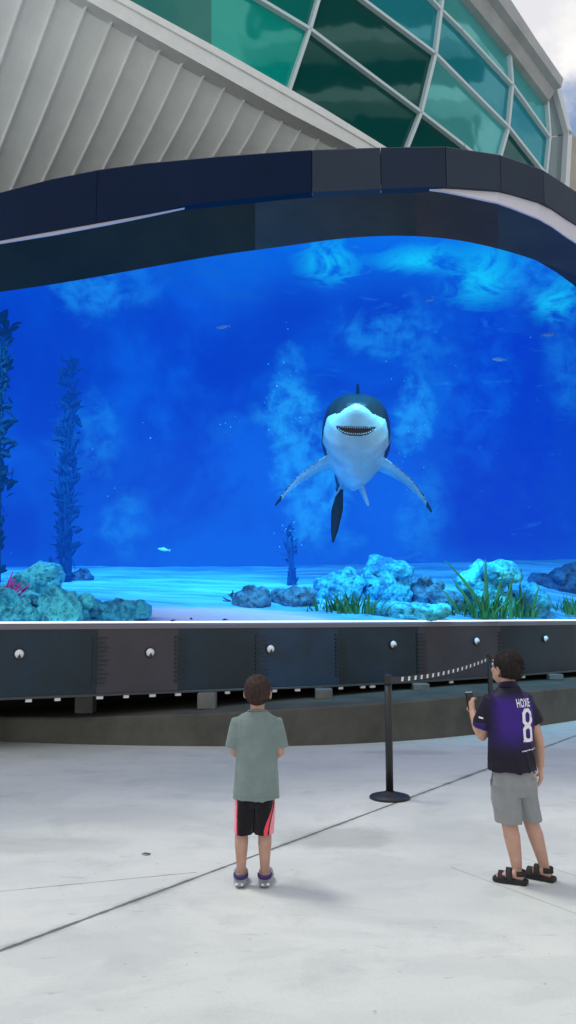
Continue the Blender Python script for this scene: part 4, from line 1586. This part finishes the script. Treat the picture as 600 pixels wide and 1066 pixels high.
# ---------------------------------------------------------------- boy in the grey shirt
k1 = at_z(263.5, 921, 0)
def boy_grey():
    HC = Vector((.022, -.010, 1.060))
    HM = Matrix.Rotation(R(24), 3, 'X') @ Matrix.Rotation(R(-4), 3, 'Z')
    bm = newbm()
    head(bm, HC, HM, 1.0)
    tube(bm, [(.018, .0, .90), (.02, -.002, .95), (.021, .0, 1.03)], [.046, .040, .042], 18)
    tube(bm, [(.018, 0, .50), (.018, 0, .60), (.018, 0, .75), (.018, 0, .86), (.018, 0, .92)], [(.10, .07), (.098, .07), (.105, .068), (.105, .062), (.06, .045)], 24, yaw=0)
    for sx in (-1, 1):
        tube(bm, [(sx * .056 + .005, 0, .57), (sx * .062 + .003, .004, .42), (sx * .066, .008, .30), (sx * .066, -.006, .225), (sx * .066, -.004, .13), (sx * .066, .0, .075), (sx * .066, .004, .045)],
             [.046, .044, .0365, .0385, .029, .0255, .028], 18)
        tube(bm, [(sx * .066, -.025, .04), (sx * .067, .02, .045), (sx * .070, .07, .036), (sx * .072, .115, .026)], [.026, .028, (.034, .02), (.03, .014)], 14)
        sh = Vector((sx * .108 + .018, 0, .885))
        el = Vector((sx * .130 + .02, .020, .715))
        wr = Vector((sx * .050 + .02, .155, .665))
        tube(bm, [sh, lerp(sh, el, .5), el, lerp(el, wr, .35), wr], [.034, .031, .026, .028, .0185], 14)
        hand(bm, wr, (-sx * .55, .45, -.1), (0, -.35, -1) if sx > 0 else (0, -.4, -1), -sx, .6, .82)
    me = remeshed(bm, .0045, 2, .5)
    o = link('person', me, m_skin)
    face_bits(o, HC, HM)
    hair(o, HC, HM, 1.0, hair_mat('hair_brown', (.065, .038, .032), (.030, .017, .015)), lambda p: .52 - p.y + .35 * p.z - .9 * max(0, abs(p.x) - .75) * (1 if p.z < .2 else 0) * 2, lambda p: p.z + .84 + .25 * max(0, p.y + .2), .035, 2.0, .0012)
    # shirt
    bm = newbm()
    tube(bm, [(.018, 0, .468), (.018, -.002, .478), (.018, -.004, .56), (.018, -.004, .66), (.018, -.004, .76), (.018, -.004, .83), (.018, -.003, .880), (.019, -.002, .910), (.020, .0, .935), (.021, .002, .952)],
         [(.128, .104), (.129, .104), (.125, .098), (.119, .090), (.120, .084), (.127, .080), (.129, .073), (.120, .064), (.082, .054), (.053, .047)], 40, yaw=0)
    for sx in (-1, 1):
        sh = Vector((sx * .104 + .018, 0, .884))
        e = Vector((sx * .128 + .018, .016, .745))
        tube(bm, [sh - Vector((sx * .03, 0, -.005)), sh, lerp(sh, e, .5), e], [.036, .044, (.042, .048), (.041, .052)], 22)
    sm = remeshed(bm, .005, 3, .5)
    wrinkle(sm, .009, 10, 3.3, st=.2, fold=.45)
    for v in sm.vertices:
        if abs(v.co.z - .487) < .004: v.co -= v.normal * .0025
    t = link('t_shirt', sm, fabric('heather_grey_cotton', (.19, .245, .24), vary=.10), o)
    # collar rib
    bm = newbm()
    rows = []
    for i in range(33):
        a = 2 * math.pi * i / 32
    pts = [Vector((.021 + .053 * math.cos(2 * math.pi * i / 32), .002 + .048 * math.sin(2 * math.pi * i / 32), .950 - .012 * math.sin(2 * math.pi * i / 32))) for i in range(33)]
    tube(bm, pts, .006, 8)
    obj('collar', bm, fabric('grey_rib', (.17, .205, .20)), t, True)
    # shorts
    bm = newbm()
    tube(bm, [(.016, 0, .60), (.016, -.002, .53), (.014, -.002, .46), (.010, 0, .43)], [(.092, .066), (.098, .074), (.100, .080), (.096, .072)], 36, yaw=0)
    for sx in (-1, 1):
        tube(bm, [(sx * .054 + .012, 0, .50), (sx * .056 + .008, -.002, .42), (sx * .057 + .005, -.002, .34), (sx * .058 + .002, -.002, .285), (sx * .058 + .002, -.002, .278)],
             [(.052, .076), (.0585, .075), (.0575, .071), (.0535, .068), (.053, .068)], 26, yaw=0)
    sm = remeshed(bm, .004, 2, .5)
    wrinkle(sm, .004, 15, 8.1)
    sh_o = link('shorts', sm, [fabric('black_sport_cloth', (.011, .010, .014)), fabric('coral_red_cloth', (.86, .085, .11)), fabric('pink_edge_cloth', (.9, .30, .36))], o)
    for p in sm.polygons:
        c = p.center
        t = smooth(.46, .29, c.z)
        if c.x > 0:
            e = lerp(.112, .062, t)
            if c.x > e: p.material_index = 1
            if c.x > lerp(.118, .094, t): p.material_index = 2
            if abs(c.x - lerp(.117, .088, t)) < .0035: p.material_index = 0
        else:
            e = lerp(-.086, -.098, t * .5)
            if c.x < -.088: p.material_index = 1 if c.x > -.093 else 2
    # clogs
    for sx in (-1, 1):
        bm = newbm()
        X = sx * .067
        tube(bm, [(X, -.048, .010), (X, -.045, .022), (X, -.046, .030)], [.03, .034, .034], 18, yaw=0)
        tube(bm, [(X, -.046, .026), (X + sx * .001, -.015, .026), (X + sx * .003, .04, .026), (X + sx * .006, .09, .026), (X + sx * .007, .135, .026)], [(.036, .025), (.037, .026), (.042, .027), (.045, .027), (.036, .024)], 20)
        tube(bm, [(X + sx * .002, .03, .05), (X + sx * .004, .07, .05), (X + sx * .006, .12, .038)], [(.038, .034), (.042, .032), (.034, .022)], 18)
        me2 = remeshed(bm, .0045, 3, .5)
        for v in me2.vertices:
            v.co.z = max(v.co.z, .004)
        cl = link('clog', me2, mat('grey_clog_foam', (.26, .27, .31), .5, vary=.1, vscale=20), o)
        bm = newbm()
        pts = [Vector((X + .038 * math.cos(a), -.018 + .040 * math.sin(a), .058 + .004 * math.cos(a * 2))) for a in [math.pi + math.pi * i / 16 for i in range(17)]]
        rows = []
        for p in pts:
            rr = (p - Vector((X, -.018, p.z))).normalized()
            rows.append([p + rr * .003 + Vector((0, 0, .010)), p + rr * .003 - Vector((0, 0, .010)), p - rr * .003 - Vector((0, 0, .010)), p - rr * .003 + Vector((0, 0, .010))])
        vs = quadgrid(bm, rows, closed=True)
        bm.faces.new(vs[0]); bm.faces.new(vs[-1])
        obj('heel_strap', bm, mat('purple_strap', (.035, .018, .13), .6), cl, True)
        bm = newbm()
        box(bm, (X + sx * .02, -.081, .028), (.016, .006, .010))
        box(bm, (X - sx * .01, -.082, .026), (.010, .006, .008))
        obj('heel_mark', bm, m_white, cl)
    o.location = k1
    return o
tag(boy_grey(), 'boy from behind in grey T-shirt, black shorts with red side stripes, looking up at screen', 'person')

# ---------------------------------------------------------------- boy in the purple jersey
k2 = at_z(545, 919, 0)
def boy_jersey():
    YW = R(20)
    HC = Vector((-.052, .01, 1.188))
    HM = Matrix.Rotation(R(29), 3, 'Z') @ Matrix.Rotation(R(15), 3, 'X')
    bm = newbm()
    head(bm, HC, HM, 1.06)
    tube(bm, [(-.045, .0, 1.01), (-.046, .0, 1.07), (-.05, .005, 1.14)], [.05, .044, .044], 18)
    tube(bm, [(-.04, 0, .60), (-.043, 0, .75), (-.046, 0, .88), (-.047, 0, .99), (-.047, 0, 1.04)], [(.115, .08), (.112, .078), (.125, .08), (.125, .07), (.07, .05)], 26, yaw=YW)
    # legs
    tube(bm, [(-.085, 0, .60), (-.075, .004, .44), (-.068, .006, .33), (-.058, -.012, .25), (-.040, -.008, .13), (-.034, .0, .08), (-.034, .0, .05)], [.072, .058, .044, .0455, .034, .0285, .031], 18)
    tube(bm, [(.03, .02, .60), (.045, .03, .44), (.060, .038, .34), (.088, .030, .25), (.122, .040, .13), (.135, .048, .08), (.138, .048, .05)], [.070, .057, .042, .0435, .033, .0285, .031], 18)
    FT = []
    for hp, yw in ((Vector((-.024, -.025, 0)), R(62)), (Vector((.150, .030, 0)), R(50))):
        f = Vector((-math.sin(yw), math.cos(yw), 0))
        rt = Vector((math.cos(yw), math.sin(yw), 0))
        FT.append((hp, f, rt))
        tube(bm, [hp + f * -.02 + Vector((0, 0, .04)), hp + f * .03 + Vector((0, 0, .052)), hp + f * .065 + Vector((0, 0, .046)), hp + f * .10 + Vector((0, 0, .034)), hp + f * .128 + Vector((0, 0, .030))], [.024, .03, (.034, .026), (.036, .017), (.028, .012)], 14)
        for i in range(5):
            p = hp + f * (.126 - .007 * abs(i - 1)) + rt * (.024 - .0125 * i) * (1 if hp.x < 0 else -1) + Vector((0, 0, .029))
            tube(bm, [p - f * .02, p, p + f * (.016 if i else .022)], [.008, .008 if i else .0105, .006], 8)
    # left arm: bent up, holding a phone
    sh = Vector((-.165, -.03, 1.005)); el = Vector((-.205, .03, .800)); wr = Vector((-.228, .135, .925))
    tube(bm, [sh, lerp(sh, el, .5), el, lerp(el, wr, .35), wr], [.040, .037, .032, .034, .022], 14)
    hand(bm, wr, (-.12, .35, .85), (.75, .55, -.1), 1, .95, .95)
    # right arm: hanging
    sh = Vector((.066, .045, .985)); el = Vector((.134, .055, .775)); wr = Vector((.146, .080, .620))
    tube(bm, [sh, lerp(sh, el, .5), el, lerp(el, wr, .35), wr], [.040, .036, .030, .031, .022], 14)
    hand(bm, wr + Vector((0, 0, .0)), (.03, .02, -1), (-.85, .5, 0), 1, .45, 1.0)
    me = remeshed(bm, .0048, 2, .5)
    o = link('person', me, m_skin2)
    face_bits(o, HC, HM, 1.06)
    hair(o, HC, HM, 1.06, hair_mat('hair_dark', (.020, .013, .012), (.007, .005, .005)), lambda p: .50 - p.y + .45 * p.z - (1.1 if (abs(p.x) > .80 and p.z < -.15 and p.y > -.2) else 0), lambda p: p.z + .66 + .15 * max(0, p.y + .2), .050, 5.0, .0022)
    # glasses
    bm = newbm()
    def T(v): return HC + HM @ (Vector(v) * 1.06)
    for sx in (-1, 1):
        pts = [T((sx * (.032 + .022 * math.cos(a)), .088, .004 + .017 * math.sin(a))) for a in [2 * math.pi * i / 20 for i in range(21)]]
        tube(bm, pts, .0025, 6)
        tube(bm, [T((sx * .054, .086, .01)), T((sx * .076, .05, .010)), T((sx * .080, -.002, .008)), T((sx * .078, -.018, -.006))], .0028, 6)
    tube(bm, [T((-.011, .090, .006)), T((.011, .090, .006))], .0025, 6)
    obj('glasses', bm, mat('black_plastic', (.01, .01, .012), .3), o, True)
    # jersey
    bm = newbm()
    tube(bm, [(-.040, 0, .618), (-.040, 0, .63), (-.042, 0, .72), (-.044, 0, .80), (-.046, 0, .88), (-.047, 0, .95), (-.047, .0, 1.005), (-.047, .0, 1.040), (-.047, .0, 1.068), (-.048, .002, 1.090)],
         [(.142, .112), (.143, .113), (.138, .106), (.137, .102), (.142, .100), (.145, .094), (.140, .083), (.118, .070), (.080, .060), (.058, .053)], 44, yaw=YW)
    u = Vector((math.cos(YW), math.sin(YW), 0))
    shl = Vector((-.047, 0, 1.010)) - u * .112; shr = Vector((-.047, 0, 1.010)) + u * .112
    el_ = Vector((-.206, .015, .855)); er_ = Vector((.112, .055, .868))
    tube(bm, [shl + u * .035, shl, lerp(shl, el_, .5), el_], [.042, .055, (.055, .056), (.050, .056)], 22)
    tube(bm, [shr - u * .035, shr, lerp(shr, er_, .5), er_], [.042, .052, (.050, .054), (.046, .054)], 22)
    sm = remeshed(bm, .005, 3, .5)
    wrinkle(sm, .0075, 10, 6.4, st=.25)
    jm = bpy.data.materials.new('purple_black_jersey_cloth')
    jm.use_nodes = True
    g = NG(jm.node_tree)
    b = g.N['Principled BSDF']
    ob = g.N.new('ShaderNodeTexCoord').outputs['Object']
    sp = g.N.new('ShaderNodeSeparateXYZ')
    g.L.new(ob, sp.inputs[0])
    X, Y, Z = sp.outputs
    ac = g.m('ADD', g.m('MULTIPLY', g.m('ADD', X, .050), math.cos(YW)), g.m('MULTIPLY', Y, math.sin(YW)))
    mx = g.m('SUBTRACT', 1.0, g.ss(g.m('ADD', g.m('ABSOLUTE', ac), g.m('MULTIPLY', g.m('SUBTRACT', g.noise(ob, 7, 4), .5), .06)), .085, .165))
    mz = g.m('MULTIPLY', g.ss(Z, .70, .88), g.m('SUBTRACT', 1.0, g.ss(Z, .99, 1.07)))
    cuff = g.m('MULTIPLY', g.m('LESS_THAN', X, -.192), g.m('LESS_THAN', Z, .885))
    mk = g.m('ADD', g.m('MULTIPLY', mx, mz), g.m('MULTIPLY', cuff, .6), clamp=True)
    nz = g.noise(ob, 12, 4)
    mk = g.m('MULTIPLY', mk, g.m('ADD', .75, g.m('MULTIPLY', nz, .4)), clamp=True)
    col = g.mix(mk, (.008, .006, .017), (.040, .012, .215))
    g.L.new(col, b.inputs['Base Color'])
    b.inputs['Roughness'].default_value = .62
    b.inputs['Specular IOR Level'].default_value = .3
    wv = g.noise(ob, 380, 2)
    bp = g.N.new('ShaderNodeBump')
    bp.inputs['Strength'].default_value = .15
    bp.inputs['Distance'].default_value = .01
    g.L.new(wv, bp.inputs['Height'])
    g.L.new(bp.outputs['Normal'], b.inputs['Normal'])
    j = link('jersey', sm, jm, o)
    # collar
    bm = newbm()
    rows = []
    for i in range(33):
        a = 2 * math.pi * i / 32
        cx, cy = -.048 + .058 * math.cos(a), .002 + .054 * math.sin(a)
        zz = 1.087 - .014 * math.sin(a)
        rows.append([Vector((cx * 1.0 + .004 * math.cos(a), cy + .004 * math.sin(a), zz - .012)), Vector((cx - .003 * math.cos(a), cy - .003 * math.sin(a), zz + .020)), Vector((cx - .009 * math.cos(a), cy - .009 * math.sin(a), zz + .016)), Vector((cx - .006 * math.cos(a), cy - .006 * math.sin(a), zz - .012))])
    quadgrid(bm, rows, closed=True)
    obj('collar', bm, fabric('dark_purple_collar', (.016, .010, .04)), j, True)
    # lettering laid on the cloth
    bvh = BVHTree.FromPolygons([v.co for v in sm.vertices], [p.vertices for p in sm.polygons])
    fw = Vector((-math.sin(YW), math.cos(YW), 0))
    def lay(bm, uc, zc, off=.0022):
        for v in bm.verts:
            q = Vector((-.047, 0, 0)) + u * (uc + v.co.x) + Vector((0, 0, zc + v.co.y))
            hit = bvh.ray_cast(q - fw * .5, fw)
            if hit[0] is not None:
                v.co = hit[0] - fw * off
            else:
                v.co = q - fw * .09
    def ring2d(bm, cx, cy, w_, h_, st, ch):
        def octa(w2, h2, c):
            return [(-w2 + c, -h2), (w2 - c, -h2), (w2, -h2 + c), (w2, h2 - c), (w2 - c, h2), (-w2 + c, h2), (-w2, h2 - c), (-w2, -h2 + c)]
        def sub(p):
            o_ = []
            for i in range(8):
                a, b_ = p[i], p[(i + 1) % 8]
                for t in range(4):
                    o_.append((lerp(a[0], b_[0], t / 4), lerp(a[1], b_[1], t / 4)))
            return o_
        A = sub(octa(w_ / 2, h_ / 2, ch)); B = sub(octa(w_ / 2 - st, h_ / 2 - st * .9, max(.002, ch * .55)))
        va = [bm.verts.new((cx + x, cy + y, 0)) for x, y in A]
        vb = [bm.verts.new((cx + x, cy + y, 0)) for x, y in B]
        n = len(va)
        for i in range(n):
            bm.faces.new((va[i], va[(i + 1) % n], vb[(i + 1) % n], vb[i]))
    m_let = mat('white_print', (.80, .78, .84), .5)
    bm = newbm()
    ring2d(bm, .001, .046, .082, .098, .022, .022)
    ring2d(bm, -.001, -.043, .078, .094, .021, .018)
    for dx, dy, ww, hh in ((-.036, -.082, .012, .012), (.034, -.082, .010, .012)):
        vv = [bm.verts.new((dx + a * ww / 2, dy + c * hh / 2, 0)) for a, c in ((-1, -1), (1, -1), (1, 1), (-1, 1))]
        bm.faces.new(vv)
    lay(bm, .055, .874, .003)
    obj('shirt_number', bm, m_let, j)
    cu = bpy.data.curves.new('lettering', 'FONT')
    cu.body = 'HOXIE'
    cu.size = .064
    cu.space_character = 1.12
    cu.align_x = 'CENTER'
    cu.offset = .0016
    to = bpy.data.objects.new('lettering', cu)
    COL.objects.link(to)
    dg = bpy.context.evaluated_depsgraph_get()
    tm = bpy.data.meshes.new_from_object(to.evaluated_get(dg), depsgraph=dg)
    bpy.data.objects.remove(to)
    bm = newbm()
    bm.from_mesh(tm)
    for v in bm.verts:
        v.co.x *= .50
        v.co.z = 0
    bmesh.ops.triangulate(bm, faces=bm.faces)
    bmesh.ops.subdivide_edges(bm, edges=bm.edges, cuts=1)
    lay(bm, .042, .978, .003)
    obj('lettering', bm, m_let, j)
    bm = newbm()
    rr = random.Random(9)
    x = -.052
    while x < .072:
        ww = rr.uniform(.005, .013)
        hh = rr.uniform(.004, .0075)
        yy = .004 * (x / .07) + rr.uniform(-.001, .001)
        vv = [bm.verts.new((x + a * ww, yy + c * hh, 0)) for a, c in ((0, 0), (1, 0), (1, 1), (0, 1))]
        bm.faces.new(vv)
        x += ww + rr.uniform(.001, .004)
    lay(bm, .050, .737, .003)
    obj('small_print', bm, m_let, j)
    # sleeve marks
    bm = newbm()
    for (cx, cz, ww, hh) in ((-.222, .915, .022, .014),):
        for (x, z) in ((0, 0),):
            q0 = Vector((cx, -.3, cz))
            vv = []
            for a, c in ((-1, -.4), (1, -1), (1, .2), (-1, 1)):
                q = q0 + Vector((a * ww / 2, 0, c * hh / 2))
                h = bvh.ray_cast(q, Vector((0, 1, 0)))
                vv.append(bm.verts.new((h[0] if h[0] is not None else q + Vector((0, .28, 0))) - Vector((0, .003, 0))))
            bm.faces.new(vv)
    obj('sleeve_mark', bm, m_let, j)
    bm = newbm()
    for cz in (.93, .945, .915):
        vv = []
        for a, c in ((-1, -1), (1, -1), (1, 1), (-1, 1)):
            q = Vector((.6, .05 + a * .012, cz + c * .005))
            h = bvh.ray_cast(q, Vector((-1, 0, 0)))
            vv.append(bm.verts.new((h[0] if h[0] is not None else Vector((.14, q.y, q.z))) + Vector((.003, -.001, 0))))
        bm.faces.new(vv)
    obj('sleeve_mark', bm, m_let, j)
    # shorts
    bm = newbm()
    tube(bm, [(-.040, 0, .66), (-.040, 0, .60), (-.040, 0, .54), (-.035, .005, .48)], [(.112, .078), (.124, .090), (.134, .100), (.12, .09)], 36, yaw=R(16))
    tube(bm, [(-.090, -.002, .56), (-.088, -.006, .48), (-.078, -.004, .40), (-.072, -.002, .338), (-.072, -.002, .330)], [(.078, .094), (.078, .090), (.076, .084), (.077, .082), (.076, .082)], 28, yaw=R(16))
    tube(bm, [(.022, .018, .57), (.032, .022, .48), (.044, .028, .40), (.056, .034, .345), (.057, .034, .337)], [(.074, .092), (.070, .086), (.064, .080), (.064, .078), (.063, .078)], 28, yaw=R(16))
    sm2 = remeshed(bm, .005, 2, .5)
    wrinkle(sm2, .006, 12, 1.7)
    shd = link('shorts', sm2, [fabric('grey_cotton_twill', (.265, .275, .285), vary=.08), fabric('dark_grey_side_panel', (.085, .10, .105))], o)
    for p in sm2.polygons:
        c = p.center
        if c.x < lerp(-.155, -.150, 0) and c.z > .42 + .6 * max(0, -.150 - c.x) * 0: 
            if c.x < -.158 + .02 * smooth(.64, .45, c.z) * -1 : p.material_index = 1
    # sandals
    m_sole = mat('black_rubber_sole', (.012, .012, .014), .7)
    m_strap = mat('black_webbing', (.018, .017, .020), .75, bump=.2, bscale=300)
    for hp, f, rt in FT:
        bm = newbm()
        outl = [(-.042, .022), (-.032, .030), (0, .033), (.04, .034), (.08, .039), (.115, .040), (.14, .034), (.152, .018)]
        left = [hp + f * a - rt * b_ for a, b_ in outl]
        right = [hp + f * a + rt * b_ for a, b_ in outl]
        poly = left + right[::-1]
        rows = []
        for z, sc_ in ((.003, .97), (.008, 1.0), (.022, 1.0), (.027, .95)):
            cc = hp + f * .055
            rows.append([cc + (Vector((p.x, p.y, 0)) - Vector((cc.x, cc.y, 0))) * sc_ + Vector((0, 0, z)) for p in poly])
        vs = quadgrid(bm, rows, closed=True)
        bm.faces.new(vs[0]); bm.faces.new(vs[-1])
        sd_ = obj('sandal', bm, m_sole, o)
        def strap(name, a0, w0, z0, tilt, wd, back=False):
            bm = newbm()
            rows = []
            for i in range(15):
                a = math.pi * i / 14
                if back:
                    c = hp + f * (a0 - .040 * math.sin(a)) + rt * (w0 * math.cos(a)) + Vector((0, 0, z0))
                    nrm = (rt * math.cos(a) - f * math.sin(a)).normalized()
                    up_ = Vector((0, 0, 1))
                else:
                    c = hp + f * (a0 + tilt * math.sin(a)) + rt * (w0 * math.cos(a)) + Vector((0, 0, .02 + z0 * math.sin(a)))
                    nrm = (rt * math.cos(a) + Vector((0, 0, 1)) * math.sin(a)).normalized()
                    up_ = f
                rows.append([c + up_ * wd + nrm * .003, c - up_ * wd + nrm * .003, c - up_ * wd - nrm * .003, c + up_ * wd - nrm * .003])
            vs = quadgrid(bm, rows, closed=True)
            bm.faces.new(vs[0]); bm.faces.new(vs[-1])
            obj(name, bm, m_strap, sd_, True)
        strap('toe_strap', .095, .039, .038, .004, .020)
        strap('instep_strap', .050, .036, .060, .008, .018)
        strap('heel_strap', .012, .034, .062, 0, .014, True)
    o.location = k2
    return o
tag(boy_jersey(), 'boy from behind in purple and black jersey with number 8 and grey shorts', 'person')
# phone in his hand
bm = newbm()
ph = k2 + Vector((-.232, .172, .985))
rot = Matrix.Rotation(R(28), 3, 'Z') @ Matrix.Rotation(R(-14), 3, 'X')
box(bm, ph, (.058, .009, .105), rot)
bmesh.ops.bevel(bm, geom=bm.edges[:], offset=.003, segments=2, affect='EDGES')
phn = tag(obj('phone', bm, mat('phone_dark', (.02, .02, .024), .25)), 'dark phone with a pale top edge held up by the jersey boy', 'phone')
bm = newbm()
box(bm, ph + rot @ Vector((0, 0, .0535)), (.046, .007, .005), rot)
obj('top_edge', bm, m_white, phn)
